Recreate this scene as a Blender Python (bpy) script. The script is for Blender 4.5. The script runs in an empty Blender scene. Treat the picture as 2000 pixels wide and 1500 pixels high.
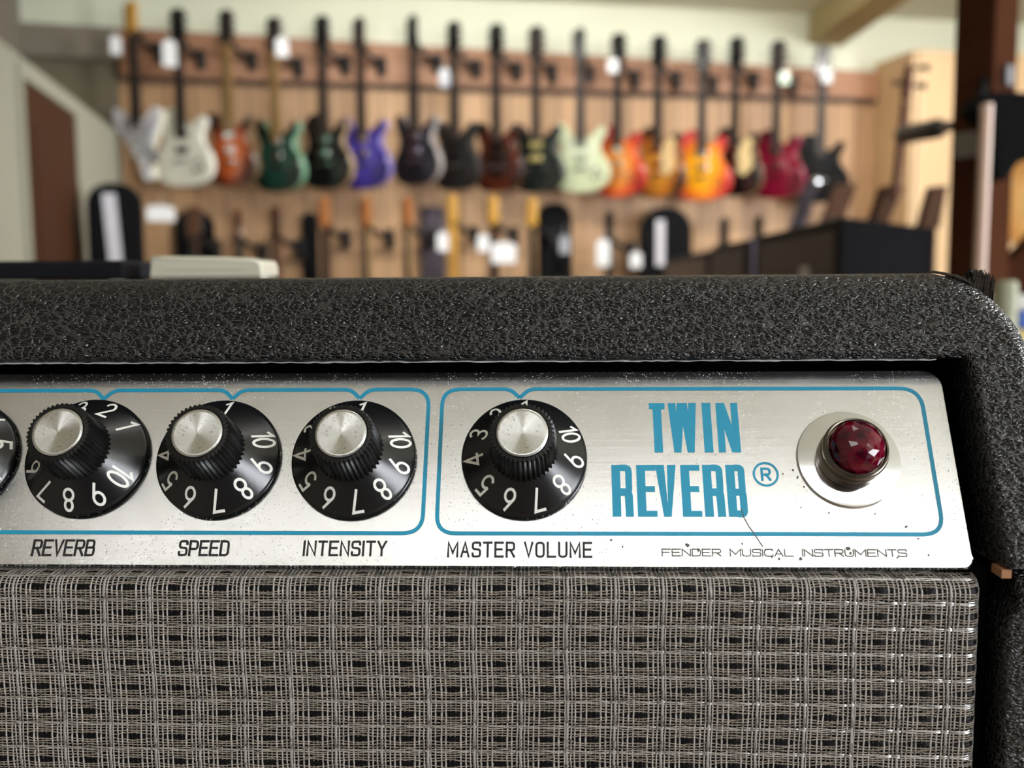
import bpy, bmesh, math, random
import numpy as np
from mathutils import Vector, Matrix
random.seed(7); rng = np.random.default_rng(7)
S = bpy.context.scene; COL = S.collection
PI = math.pi
rad = math.radians

# ------------------------------------------------------------------ camera
F = 2000.0                                   # focal length in pixels of the 2000x1500 frame
CAM = np.array([0.0, 0.0, 1.27])
PITCH, ROLL = rad(5.8525), rad(0.4248)
_fw = np.array([0, math.cos(PITCH), -math.sin(PITCH)]); _dn = np.array([0, -math.sin(PITCH), -math.cos(PITCH)]); _rt = np.array([1.0, 0, 0])
RT = math.cos(ROLL)*_rt + math.sin(ROLL)*_dn
DN = -math.sin(ROLL)*_rt + math.cos(ROLL)*_dn
cam = bpy.data.cameras.new('camera'); camo = bpy.data.objects.new('camera', cam); COL.objects.link(camo)
cam.sensor_width = 36.0; cam.lens = 36.0*F/2000.0
cam.clip_start = 0.01; cam.clip_end = 60
cam.dof.use_dof = True; cam.dof.focus_distance = 0.2355; cam.dof.aperture_fstop = 12.5
m = Matrix(((RT[0], -DN[0], -_fw[0], CAM[0]), (RT[1], -DN[1], -_fw[1], CAM[1]), (RT[2], -DN[2], -_fw[2], CAM[2]), (0, 0, 0, 1)))
camo.matrix_world = m
S.camera = camo

# ------------------------------------------------------------------ view, world, light levels
S.view_settings.view_transform = 'Standard'; S.view_settings.look = 'None'
S.view_settings.gamma = 1.0; S.view_settings.use_curve_mapping = False
S.view_settings.exposure = 0.0
wd = bpy.data.worlds.new('world'); S.world = wd; wd.use_nodes = True
wd.node_tree.nodes['Background'].inputs[0].default_value = (0.75, 0.85, 1.0, 1)
wd.node_tree.nodes['Background'].inputs[1].default_value = 1.0
TUBE = 7.0          # emission of the ceiling lights behind the camera and the added overhead one
ADDED_WALL = 40.0     # emission of the added hooded lights before the guitar wall
DAY = 210.0          # watts of daylight through each window
try:
    S.cycles.use_denoising = True
    S.cycles.max_bounces = 8; S.cycles.diffuse_bounces = 4; S.cycles.glossy_bounces = 4
    S.cycles.sample_clamp_indirect = 6.0
    S.cycles.caustics_reflective = False; S.cycles.caustics_refractive = False
except Exception: pass

# room axes: the guitar wall recedes to the right
RY = rad(11.2)
E1 = np.array([math.cos(RY), math.sin(RY), 0]); E2 = np.array([-math.sin(RY), math.cos(RY), 0])
BW = 6.1                                   # guitar wall
def room(a, b, z): return a*E1 + b*E2 + np.array([0, 0, z])

def day_light(name, loc, look, sx, sy, watt, color):
    l = bpy.data.lights.new(name, 'AREA'); l.shape = 'RECTANGLE'; l.size = sx; l.size_y = sy; l.energy = watt; l.color = color
    o = bpy.data.objects.new(name, l); COL.objects.link(o); o.location = loc
    d = Vector(look) - Vector(loc); o.rotation_euler = d.to_track_quat('-Z', 'Z').to_euler(); return o
# daylight in the window openings of the rear wall (b=-3.2) and the right wall (a=5.2)
day_light('daylight_rear', room(2.6, -3.15, 1.75), room(2.2, 0, 1.2), 2.4, 1.5, DAY, (0.92, 0.96, 1.0))
day_light('daylight_right', room(5.12, 0.9, 1.75), room(2.0, 1.6, 1.2), 2.2, 1.5, DAY*1.9, (0.92, 0.96, 1.0))

# ------------------------------------------------------------------ pixel helpers
def ray(px, py): return RT*(px-1000)/F + DN*(py-750)/F + _fw
def at_b(px, py, b):                          # point of a pixel on the room plane at distance b
    d = ray(px, py); return CAM + d*(b - CAM @ E2)/(d @ E2)
DS = 1.11
def at_d(px, py, dep):                        # point of a pixel at horizontal distance (Y) dep
    d = ray(px, py); return CAM + d*dep*DS/d[1]

# ------------------------------------------------------------------ materials
def nodes(name):
    mt = bpy.data.materials.new(name); mt.use_nodes = True
    nt = mt.node_tree; return mt, nt, nt.nodes['Principled BSDF']
def srgb(r, g, b):
    f = lambda c: (c/255/12.92 if c/255 <= 0.04045 else ((c/255+0.055)/1.055)**2.4)
    return (f(r), f(g), f(b), 1.0)
def N(nt, t, **kw):
    n = nt.nodes.new(t)
    for k, v in kw.items():
        if k in n.inputs: n.inputs[k].default_value = v
        else: setattr(n, k, v)
    return n
def plain(name, col, rough=0.5, metal=0.0, var=0.12, scale=30.0, coat=0.0, spec=0.5):
    mt, nt, p = nodes(name)
    tc = N(nt, 'ShaderNodeTexCoord'); nz = N(nt, 'ShaderNodeTexNoise', Scale=scale, Detail=3.0)
    nt.links.new(tc.outputs['Object'], nz.inputs['Vector'])
    mr = N(nt, 'ShaderNodeMapRange'); mr.inputs[3].default_value = 1-var; mr.inputs[4].default_value = 1+var
    nt.links.new(nz.outputs['Fac'], mr.inputs[0])
    mx = N(nt, 'ShaderNodeVectorMath', operation='SCALE'); mx.inputs[0].default_value = col[:3]
    nt.links.new(mr.outputs[0], mx.inputs['Scale']); nt.links.new(mx.outputs[0], p.inputs['Base Color'])
    p.inputs['Roughness'].default_value = rough; p.inputs['Metallic'].default_value = metal
    p.inputs['Coat Weight'].default_value = coat; p.inputs['Specular IOR Level'].default_value = spec
    return mt
def ramp(nt, stops, interp='LINEAR'):
    r = N(nt, 'ShaderNodeValToRGB'); r.color_ramp.interpolation = interp
    while len(r.color_ramp.elements) < len(stops): r.color_ramp.elements.new(0.5)
    for e, (p, c) in zip(r.color_ramp.elements, stops): e.position = p; e.color = c
    return r
def mixc(nt, fac, a, b):
    mx = N(nt, 'ShaderNodeMix', data_type='RGBA')
    for sock, v in ((mx.inputs[0], fac), (mx.inputs[6], a), (mx.inputs[7], b)):
        if hasattr(v, 'is_output'): nt.links.new(v, sock)
        else: sock.default_value = v
    return mx.outputs[2]
def math_(nt, op, a, b=None, c=None):
    n = N(nt, 'ShaderNodeMath', operation=op)
    for i, v in enumerate((a, b, c)):
        if v is None: continue
        if hasattr(v, 'is_output'): nt.links.new(v, n.inputs[i])
        else: n.inputs[i].default_value = v
    return n.outputs[0]

def mat_tolex():
    mt, nt, p = nodes('black_tolex')
    tc = N(nt, 'ShaderNodeTexCoord')
    nz = N(nt, 'ShaderNodeTexNoise', Scale=420.0, Detail=1.0); nt.links.new(tc.outputs['Object'], nz.inputs['Vector'])
    off = N(nt, 'ShaderNodeVectorMath', operation='MULTIPLY_ADD')
    nt.links.new(nz.outputs['Color'], off.inputs[0]); off.inputs[1].default_value = (0.0016, 0.0016, 0.0016)
    nt.links.new(tc.outputs['Object'], off.inputs[2])
    mp = N(nt, 'ShaderNodeMapping'); mp.inputs['Rotation'].default_value = (0, rad(18), 0); mp.inputs['Scale'].default_value = (0.55, 1.0, 1.35)
    nt.links.new(off.outputs[0], mp.inputs['Vector'])
    peb = N(nt, 'ShaderNodeTexVoronoi', Scale=1450.0, feature='F1'); nt.links.new(mp.outputs[0], peb.inputs['Vector'])
    vein = N(nt, 'ShaderNodeTexVoronoi', Scale=400.0, feature='DISTANCE_TO_EDGE'); nt.links.new(off.outputs[0], vein.inputs['Vector'])
    vf = N(nt, 'ShaderNodeMapRange', interpolation_type='SMOOTHSTEP'); vf.inputs[1].default_value = 0.015; vf.inputs[2].default_value = 0.11; vf.inputs[3].default_value = 1.0; vf.inputs[4].default_value = 0.0
    nt.links.new(vein.outputs['Distance'], vf.inputs[0])
    dome = math_(nt, 'SUBTRACT', 1.0, math_(nt, 'MULTIPLY', math_(nt, 'POWER', peb.outputs['Distance'], 1.7), 1.6))
    inv = math_(nt, 'SUBTRACT', 1.0, math_(nt, 'MULTIPLY', vf.outputs[0], 0.7))
    h = math_(nt, 'MULTIPLY', dome, inv)
    h = math_(nt, 'MULTIPLY_ADD', vf.outputs[0], 0.50, h)
    n2 = N(nt, 'ShaderNodeTexNoise', Scale=3200.0, Detail=1.0); nt.links.new(tc.outputs['Object'], n2.inputs['Vector'])
    h = math_(nt, 'MULTIPLY_ADD', n2.outputs['Fac'], 0.10, h)
    bp = N(nt, 'ShaderNodeBump', Strength=1.0, Distance=0.00045); nt.links.new(h, bp.inputs['Height'])
    nt.links.new(bp.outputs[0], p.inputs['Normal'])
    # rubbed grey ridges between the pebbles
    n3 = N(nt, 'ShaderNodeTexNoise', Scale=14.0, Detail=2.0); nt.links.new(tc.outputs['Object'], n3.inputs['Vector'])
    pt = N(nt, 'ShaderNodeMapRange'); pt.inputs[1].default_value = 0.35; pt.inputs[2].default_value = 0.65; pt.inputs[3].default_value = 0.35; pt.inputs[4].default_value = 0.9
    nt.links.new(n3.outputs['Fac'], pt.inputs[0])
    fac = math_(nt, 'MULTIPLY', math_(nt, 'POWER', vf.outputs[0], 1.6), pt.outputs[0])
    nt.links.new(mixc(nt, fac, (0.0026, 0.0027, 0.0042, 1), (0.060, 0.056, 0.055, 1)), p.inputs['Base Color'])
    p.inputs['Specular IOR Level'].default_value = 0.5
    p.inputs['Roughness'].default_value = 0.23
    return mt

def mat_panel():
    mt, nt, p = nodes('brushed_aluminium')
    tc = N(nt, 'ShaderNodeTexCoord')
    mp = N(nt, 'ShaderNodeMapping'); mp.inputs['Scale'].default_value = (14, 2600, 2600)
    nt.links.new(tc.outputs['Object'], mp.inputs['Vector'])
    br = N(nt, 'ShaderNodeTexNoise', Scale=1.0, Detail=4.0, Roughness=0.7); nt.links.new(mp.outputs[0], br.inputs['Vector'])
    # specks: pits worn through the lacquer
    vs = N(nt, 'ShaderNodeTexVoronoi', Scale=2100.0); nt.links.new(tc.outputs['Object'], vs.inputs['Vector'])
    sp = N(nt, 'ShaderNodeMapRange'); sp.inputs[1].default_value = 0.30; sp.inputs[2].default_value = 0.16
    nt.links.new(vs.outputs['Distance'], sp.inputs[0])
    sel = N(nt, 'ShaderNodeMath', operation='GREATER_THAN'); sel.inputs[1].default_value = 0.70
    sx = N(nt, 'ShaderNodeSeparateColor'); nt.links.new(vs.outputs['Color'], sx.inputs[0]); nt.links.new(sx.outputs[0], sel.inputs[0])
    n3 = N(nt, 'ShaderNodeTexNoise', Scale=55.0, Detail=3.0); nt.links.new(tc.outputs['Object'], n3.inputs['Vector'])
    pt = N(nt, 'ShaderNodeMapRange'); pt.inputs[1].default_value = 0.42; pt.inputs[2].default_value = 0.62
    nt.links.new(n3.outputs['Fac'], pt.inputs[0])
    spk = math_(nt, 'MULTIPLY', math_(nt, 'MULTIPLY', sp.outputs[0], sel.outputs[0]), pt.outputs[0])
    dk = math_(nt, 'MULTIPLY', spk, math_(nt, 'GREATER_THAN', sx.outputs[1], 0.8))
    lt = math_(nt, 'SUBTRACT', spk, dk)
    # fine crossed scratches
    wv = N(nt, 'ShaderNodeTexNoise', Scale=60.0, Detail=6.0, Roughness=0.75); nt.links.new(tc.outputs['Object'], wv.inputs['Vector'])
    c = mixc(nt, br.outputs['Fac'], (0.66, 0.67, 0.68, 1), (0.76, 0.76, 0.76, 1))
    c = mixc(nt, lt, c, (0.95, 0.95, 0.95, 1)); c = mixc(nt, dk, c, (0.16, 0.14, 0.12, 1))
    nt.links.new(c, p.inputs['Base Color'])
    nt.links.new(math_(nt, 'SUBTRACT', 1.0, spk), p.inputs['Metallic'])
    r = math_(nt, 'MULTIPLY_ADD', br.outputs['Fac'], 0.08, 0.13)
    r = math_(nt, 'MULTIPLY_ADD', wv.outputs['Fac'], 0.10, r)
    r = math_(nt, 'MULTIPLY_ADD', spk, 0.4, r)
    nt.links.new(r, p.inputs['Roughness'])
    h = math_(nt, 'MULTIPLY_ADD', spk, -1.2, br.outputs['Fac'])
    bp = N(nt, 'ShaderNodeBump', Strength=0.35, Distance=0.00002); nt.links.new(h, bp.inputs['Height'])
    nt.links.new(bp.outputs[0], p.inputs['Normal'])
    return mt

def mat_spun():
    mt, nt, p = nodes('spun_aluminium')
    p.inputs['Base Color'].default_value = (0.86, 0.86, 0.84, 1); p.inputs['Metallic'].default_value = 1.0
    tc = N(nt, 'ShaderNodeTexCoord'); nz = N(nt, 'ShaderNodeTexNoise', Scale=3000.0, Detail=2.0); nt.links.new(tc.outputs['Object'], nz.inputs['Vector'])
    r = math_(nt, 'MULTIPLY_ADD', nz.outputs['Fac'], 0.16, 0.11); nt.links.new(r, p.inputs['Roughness'])
    p.inputs['Anisotropic'].default_value = 0.93
    tg = N(nt, 'ShaderNodeTangent', direction_type='RADIAL', axis='Z'); nt.links.new(tg.outputs[0], p.inputs['Tangent'])
    c = mixc(nt, math_(nt, 'GREATER_THAN', nz.outputs['Fac'], 0.66), (0.72, 0.73, 0.73, 1), (0.30, 0.30, 0.29, 1)); nt.links.new(c, p.inputs['Base Color'])
    return mt

def mat_burst(name, inner, outer, edge, cz=0.19, rx=0.15, rz=0.22, rough=0.18):
    """sunburst lacquer: colour rings around the bridge"""
    mt, nt, p = nodes(name)
    tc = N(nt, 'ShaderNodeTexCoord')
    mp = N(nt, 'ShaderNodeMapping'); mp.inputs['Location'].default_value = (0, 0, -cz/rz); mp.inputs['Scale'].default_value = (1/rx, 0.0, 1/rz)
    nt.links.new(tc.outputs['Object'], mp.inputs['Vector'])
    ln = N(nt, 'ShaderNodeVectorMath', operation='LENGTH'); nt.links.new(mp.outputs[0], ln.inputs[0])
    rp = ramp(nt, [(0.0, inner), (0.45, inner), (0.8, outer), (1.0, edge)]); nt.links.new(ln.outputs['Value'], rp.inputs[0])
    nt.links.new(rp.outputs[0], p.inputs['Base Color']); p.inputs['Roughness'].default_value = rough; p.inputs['Coat Weight'].default_value = 0.4
    return mt

def mat_planks(name, c1, c2, width=0.14, horizontal=False, rough=0.55):
    mt, nt, p = nodes(name)
    tc = N(nt, 'ShaderNodeTexCoord'); sx = N(nt, 'ShaderNodeSeparateXYZ'); nt.links.new(tc.outputs['Object'], sx.inputs[0])
    u = sx.outputs['Z'] if horizontal else sx.outputs['X']
    q = math_(nt, 'DIVIDE', u, width); fl = math_(nt, 'FLOOR', q); fr = math_(nt, 'FRACT', q)
    wn = N(nt, 'ShaderNodeTexWhiteNoise', noise_dimensions='1D'); nt.links.new(fl, wn.inputs['W'])
    mp = N(nt, 'ShaderNodeMapping'); mp.inputs['Scale'].default_value = (2, 2, 40) if horizontal else (40, 40, 2)
    nt.links.new(tc.outputs['Object'], mp.inputs['Vector'])
    nz = N(nt, 'ShaderNodeTexNoise', Scale=1.0, Detail=4.0); nt.links.new(mp.outputs[0], nz.inputs['Vector'])
    f = math_(nt, 'MULTIPLY_ADD', wn.outputs['Value'], 0.55, math_(nt, 'MULTIPLY', nz.outputs['Fac'], 0.5))
    c = mixc(nt, f, c1, c2)
    gr = math_(nt, 'LESS_THAN', fr, 0.05)
    c = mixc(nt, gr, c, (c1[0]*0.3, c1[1]*0.3, c1[2]*0.3, 1))
    nt.links.new(c, p.inputs['Base Color']); p.inputs['Roughness'].default_value = rough
    bp = N(nt, 'ShaderNodeBump', Strength=0.5, Distance=0.01); nt.links.new(math_(nt, 'SUBTRACT', 1.0, gr), bp.inputs['Height']); nt.links.new(bp.outputs[0], p.inputs['Normal'])
    return mt

def mat_emit(name, col, strength):
    mt, nt, p = nodes(name)
    p.inputs['Emission Color'].default_value = col; p.inputs['Emission Strength'].default_value = strength
    p.inputs['Base Color'].default_value = (0.8, 0.8, 0.8, 1); return mt

def mat_jewel():
    mt, nt, p = nodes('ruby_glass')
    tc = N(nt, 'ShaderNodeTexCoord'); nz = N(nt, 'ShaderNodeTexNoise', Scale=220.0, Detail=3.0); nt.links.new(tc.outputs['Object'], nz.inputs['Vector'])
    rp = ramp(nt, [(0.35, (0.025, 0.0, 0.006, 1)), (0.75, (0.26, 0.001, 0.025, 1))]); nt.links.new(nz.outputs['Fac'], rp.inputs[0])
    nt.links.new(rp.outputs[0], p.inputs['Base Color'])
    p.inputs['Transmission Weight'].default_value = 0.2; p.inputs['Roughness'].default_value = 0.06; p.inputs['IOR'].default_value = 1.52
    return mt

def mat_cloth_flat():
    mt, nt, p = nodes('silver_cloth_plain')
    tc = N(nt, 'ShaderNodeTexCoord'); mp = N(nt, 'ShaderNodeMapping'); mp.inputs['Scale'].default_value = (1/0.00125, 1, 1/0.0008)
    nt.links.new(tc.outputs['Object'], mp.inputs['Vector'])
    ck = N(nt, 'ShaderNodeTexChecker', Scale=1.0); nt.links.new(mp.outputs[0], ck.inputs['Vector'])
    ck.inputs[1].default_value = (0.28, 0.25, 0.22, 1); ck.inputs[2].default_value = (0.03, 0.03, 0.03, 1)
    nt.links.new(ck.outputs[0], p.inputs['Base Color']); p.inputs['Roughness'].default_value = 0.6
    return mt

M = {}
M['tolex'] = mat_tolex(); M['panel'] = mat_panel(); M['spun'] = mat_spun(); M['jewel'] = mat_jewel(); M['cloth'] = mat_cloth_flat()
M['blue'] = plain('blue_print', (0.009, 0.30, 0.49, 1), 0.4, var=0.1, scale=300)
M['ink'] = plain('black_print', (0.012, 0.012, 0.014, 1), 0.5, var=0.1, scale=500)
M['greyink'] = plain('grey_print', (0.09, 0.085, 0.08, 1), 0.5, var=0.4, scale=900)
M['white_ink'] = plain('white_print', (0.92, 0.92, 0.88, 1), 0.5, var=0.05, scale=500)
M['bakelite'] = plain('black_bakelite', (0.008, 0.008, 0.009, 1), 0.24, var=0.25, scale=600)
M['bakelite_rough'] = plain('fluted_bakelite', (0.005, 0.005, 0.005, 1), 0.36, var=0.4, scale=900, spec=.32)
M['chrome'] = plain('chrome', (0.82, 0.83, 0.86, 1), 0.12, 1.0, var=0.05, scale=300)
M['brass'] = plain('tarnished_collar', (0.20, 0.165, 0.13, 1), 0.30, 0.9, var=0.25, scale=400)
M['cavity'] = plain('black_paint', (0.004, 0.004, 0.005, 1), 0.7, var=0.3, scale=200, spec=.08)
M['thread_v'] = plain('pale_warp_thread', (0.46, 0.43, 0.405, 1), 0.45, 0.0, var=0.35, scale=260)
M['thread_f'] = plain('grey_bundle_thread', (0.36, 0.335, 0.325, 1), 0.4, 0.0, var=0.3, scale=300)
M['thread_d'] = plain('olive_warp_thread', (0.16, 0.15, 0.12, 1), 0.5, 0.0, var=0.35, scale=260)
M['thread_h'] = plain('tan_weft_thread', (0.315, 0.27, 0.225, 1), 0.45, 0.0, var=0.35, scale=260)
M['thread_s'] = plain('silver_lurex_thread', (0.78, 0.76, 0.75, 1), 0.25, 0.8, var=0.3, scale=400)
M['thread_b'] = plain('black_thread', (0.004, 0.004, 0.006, 1), 0.35, 0.0, var=0.2, scale=260, spec=.2)
M['torn'] = plain('torn_backing', (0.040, 0.033, 0.028, 1), 0.85, var=0.9, spec=.1, scale=900)
M['rawwood'] = plain('raw_pine', (0.36, 0.17, 0.08, 1), 0.7, var=0.2, scale=300)

# ------------------------------------------------------------------ mesh helpers
def link(name, me, mat, parent=None):
    o = bpy.data.objects.new(name, me); COL.objects.link(o)
    if mat is not None:
        for x in (mat if isinstance(mat, (list, tuple)) else [mat]): me.materials.append(x)
    if parent is not None: o.parent = parent
    return o
def mesh(name, verts, faces, mat=None, parent=None, smooth=False, mi=None):
    me = bpy.data.meshes.new(name); me.from_pydata([tuple(map(float, v)) for v in verts], [], [list(map(int, f)) for f in faces]); me.update()
    if smooth: me.polygons.foreach_set('use_smooth', [True]*len(me.polygons))
    if mi is not None: me.polygons.foreach_set('material_index', list(mi))
    return link(name, me, mat, parent)
def quadmesh(name, verts, quads, mat, parent=None, smooth=True, mi=None):   # numpy fast path
    me = bpy.data.meshes.new(name); nv, nf = len(verts), len(quads)
    me.vertices.add(nv); me.vertices.foreach_set('co', np.asarray(verts, np.float32).ravel())
    me.loops.add(nf*4); me.loops.foreach_set('vertex_index', np.asarray(quads, np.int32).ravel())
    me.polygons.add(nf); me.polygons.foreach_set('loop_start', np.arange(0, nf*4, 4, dtype=np.int32))
    me.polygons.foreach_set('loop_total', np.full(nf, 4, np.int32))
    if mi is not None: me.polygons.foreach_set('material_index', np.asarray(mi, np.int32))
    me.polygons.foreach_set('use_smooth', np.full(nf, smooth, bool))
    me.update(calc_edges=True); me.validate()
    return link(name, me, mat, parent)
class MB:
    def __init__(s): s.v = []; s.f = []; s.mi = []
    def add(s, v, f, mi=0):
        b = len(s.v); s.v += [tuple(map(float, x)) for x in v]; s.f += [[int(i)+b for i in q] for q in f]; s.mi += [mi]*len(f)
    def box(s, x0, x1, y0, y1, z0, z1, mi=0, xf=None):
        v = [(x, y, z) for z in (z0, z1) for y in (y0, y1) for x in (x0, x1)]
        if xf: v = [xf(p) for p in v]
        s.add(v, [(0, 2, 3, 1), (4, 5, 7, 6), (0, 1, 5, 4), (1, 3, 7, 5), (3, 2, 6, 7), (2, 0, 4, 6)], mi)
    def tube(s, pts, r, n=10, mi=0, cap=True):
        pts = [Vector(p) for p in pts]; rs = r if isinstance(r, (list, tuple)) else [r]*len(pts); v = []
        for i, p in enumerate(pts):
            t = (pts[min(i+1, len(pts)-1)] - pts[max(i-1, 0)]).normalized()
            a = t.orthogonal().normalized() if i == 0 else (a - t*a.dot(t)).normalized()
            b = t.cross(a)
            v += [p + (a*math.cos(2*PI*k/n) + b*math.sin(2*PI*k/n))*rs[i] for k in range(n)]
        f = [(i*n+k, i*n+(k+1) % n, (i+1)*n+(k+1) % n, (i+1)*n+k) for i in range(len(pts)-1) for k in range(n)]
        if cap: f += [tuple(range(n-1, -1, -1)), tuple((len(pts)-1)*n+k for k in range(n))]
        s.add(v, f, mi)
    def lathe(s, prof, n=64, mi=0, xf=None, rfun=None):
        v = []
        for j, (r, z) in enumerate(prof):
            for k in range(n):
                rr = rfun(j, k, r) if rfun else r
                p = (rr*math.cos(2*PI*k/n), rr*math.sin(2*PI*k/n), z); v.append(xf(p) if xf else p)
        f = [(j*n+k, j*n+(k+1) % n, (j+1)*n+(k+1) % n, (j+1)*n+k) for j in range(len(prof)-1) for k in range(n)]
        f += [tuple(range(n-1, -1, -1)), tuple((len(prof)-1)*n+k for k in range(n))]
        s.add(v, f, mi)
    def prism(s, outline, y0, y1, mi=0, mi_side=None, xf=None, bev=0.0):
        """outline in XZ, extruded along Y from y0 (front) to y1"""
        n = len(outline); cx = sum(p[0] for p in outline)/n; cz = sum(p[1] for p in outline)/n
        rows = [(y0, bev), (y0+bev, 0), (y1-bev, 0), (y1, bev)] if bev else [(y0, 0), (y1, 0)]
        v = []
        for y, b in rows:
            for i, (x, z) in enumerate(outline):
                if b:
                    x0, z0 = outline[i-1]; x1, z1 = outline[(i+1) % n]; dx, dz = x1-x0, z1-z0; L = math.hypot(dx, dz) or 1
                    x, z = x - dz/L*b*s.wind(outline), z + dx/L*b*s.wind(outline)
                p = (x, y, z); v.append(xf(p) if xf else p)
        f = []; fm = []
        for j in range(len(rows)-1):
            for i in range(n): f.append((j*n+i, j*n+(i+1) % n, (j+1)*n+(i+1) % n, (j+1)*n+i)); fm.append(mi if (bev and j == 0) else (mi_side if mi_side is not None else mi))
        f.append(tuple(range(n-1, -1, -1))); fm.append(mi)
        f.append(tuple((len(rows)-1)*n+i for i in range(n))); fm.append(mi_side if mi_side is not None else mi)
        b0 = len(s.v); s.v += [tuple(map(float, x)) for x in v]; s.f += [[i+b0 for i in q] for q in f]; s.mi += fm
    @staticmethod
    def wind(o): return 1 if sum(o[i][0]*o[(i+1) % len(o)][1]-o[(i+1) % len(o)][0]*o[i][1] for i in range(len(o))) > 0 else -1
    def build(s, name, mat, parent=None, smooth=False, weld=False, bevel=0.0):
        o = mesh(name, s.v, s.f, mat, parent, False, s.mi)
        bm = bmesh.new(); bm.from_mesh(o.data)
        if weld: bmesh.ops.remove_doubles(bm, verts=bm.verts, dist=1e-6)
        bmesh.ops.recalc_face_normals(bm, faces=bm.faces)
        if bevel: bmesh.ops.bevel(bm, geom=[e for e in bm.edges if len(e.link_faces) == 2 and e.calc_face_angle(0) > 0.6], offset=bevel, segments=3, profile=0.5, affect='EDGES')
        bm.to_mesh(o.data); bm.free()
        if smooth:
            o.data.polygons.foreach_set('use_smooth', [True]*len(o.data.polygons))
            if hasattr(o.data, 'set_sharp_from_angle'): o.data.set_sharp_from_angle(angle=rad(38))
        return o
def thing(name, label, cat, loc=(0, 0, 0), rz=0.0, group=None):
    o = bpy.data.objects.new(name, None); COL.objects.link(o); o.empty_display_size = 0.05
    o.location = tuple(map(float, loc)); o.rotation_euler = (0, 0, rz); return tag(o, label, cat, group)
def tag(o, label, cat, group=None):
    o['label'] = label; o['category'] = cat
    if group: o['group'] = group
    return o
def struct(o): o['kind'] = 'structure'; return o

# ================================================================== THE AMPLIFIER
PSI = rad(-2.2699)
AX = np.array([math.cos(PSI), math.sin(PSI), 0]); AY = np.array([-math.sin(PSI), math.cos(PSI), 0])
QR = np.array([-0.2245, 0.338, -0.5043])         # amp base, amp axes, relative to the camera
base = CAM + AX*QR[0] + AY*QR[1] + np.array([0, 0, QR[2]])
amp = thing('guitar_amplifier', 'black tolex guitar amplifier with silver control panel and sparkle grille cloth, filling the foreground', 'amplifier', base, PSI)
def A(q): return (q[0]-QR[0], q[1]-QR[1], q[2]-QR[2])
SL = rad(30.1627)
PV = np.array([0, math.sin(SL), math.cos(SL)]); PN = np.array([0, -math.cos(SL), math.sin(SL)]); P0 = np.array([-0.00925, 0.2301, -0.04119])
def P(u, v, w=0.0): return A(P0 + np.array([u, 0, 0]) + PV*v + PN*w)       # a point in panel coordinates (metres)
mm = 0.001

# ---- cabinet: front frame swept around the opening, slanted front faces
TH = 0.0187; XI, XO = 0.0935, 0.1090; XIL, XOL = -0.5425, -0.5580; ZL, ZT = -0.0188, 0.0006; YB = 0.475
def yslope(z): return 0.2333 + (z + 0.0188)*math.tan(SL)
def sweep(stations, name, yf, sec=None):
    sec = sec or ([(0.0, d) for d in (None, 0.03, 0.012, 0.006, 0.0030)] +
           [(0.0022*(1-math.cos(t)), 0.0030-0.0030*math.sin(t)) for t in np.linspace(0.25, PI/2, 5)] +
           [(TH*k, 0.0) for k in (0.25, 0.4, 0.55, 0.68)] +
           [(TH-0.0055+0.0055*math.sin(t), 0.0055*(1-math.cos(t))) for t in np.linspace(0, PI/2, 9)] +
           [(TH, d) for d in (0.012, 0.03, None)])
    v = []
    for (I, O) in stations:
        I = np.array(I); O = np.array(O)
        for a, d in sec:
            xz = I + (O-I)*a/TH
            y = YB if d is None else yf(xz[1]) + d
            v.append(A((xz[0], y, xz[1])))
    n = len(sec)
    q = [(i*n+k, (i+1)*n+k, (i+1)*n+k+1, i*n+k+1) for i in range(len(stations)-1) for k in range(n-1)]
    o = quadmesh(name, np.array(v), np.array(q), M['tolex'], amp); return o
RC = 0.0205
def corner(xi, xo, sgn):
    c = np.array([xo - sgn*RC, ZT-RC]); out = []
    for t in np.linspace(0, PI/2, 26):
        out.append(((xi, ZL), (c[0]+sgn*RC*math.cos(t), c[1]+RC*math.sin(t))))
    return out
st = [((XI, z), (XO, z)) for z in (-0.0600, -0.050, -0.040, -0.030, -0.0225)] + corner(XI, XO, 1)
st += [((x, ZL), (x, ZT)) for x in np.linspace(0.0880, XIL+0.0053, 60)]
st += corner(XIL, XOL, -1)[::-1] + [((XIL, z), (XOL, z)) for z in (-0.0225, -0.05, -0.06)]
cab = sweep(st, 'cabinet_frame', yslope)
# lower side boards: vertical fronts below the slant, with a padded inner lip
def lower_side(sgn, xi0, xi1, xo):
    zs = [(-0.0606, xi0), (-0.0625, xi0+sgn*.0026), (-0.0665, xi0+sgn*.0028), (-0.0690, xi0+sgn*.0016), (-0.0712, xi0+sgn*.0004), (-0.074, xi1), (-0.085, xi1), (-0.10, xi1+sgn*.0004), (-0.12, xi1), (-0.3, xi1), (-0.5043, xi1)]
    if sgn < 0: zs = zs[::-1]
    return sweep([((x, z), (xo, z)) for z, x in zs], 'side_board', lambda z: 0.2099 + (0.004*max(0, 1-(abs(z+0.0606))/0.006)))
lower_side(1, XI, 0.0934, XO); lower_side(-1, XIL, -0.5424, XOL)
b = MB(); r0 = random.Random(9)
b.tube([A((x, 0.2357+r0.uniform(-.0001, .0001), ZL-.00012+r0.uniform(-.00012, .00006))) for x in np.linspace(XIL+.002, .0872, 420)], [r0.uniform(.00010, .00024) for _ in range(420)], 6)
o = b.build('cut_edge', plain('pale_cut_edge', (0.55, 0.54, 0.53, 1), .6, var=.5, scale=500), amp, True); o['label'] = 'pale cut edge of the covering under the top bar'
b = MB()
b.box(XIL-0.001, XI+0.001, 0.262, YB, -0.0604, ZL-0.0003)                 # chassis behind the panel
b.box(XIL-0.002, XI+0.002, 0.2262, 0.42, -0.49, -0.0645)                 # baffle frame
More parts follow.
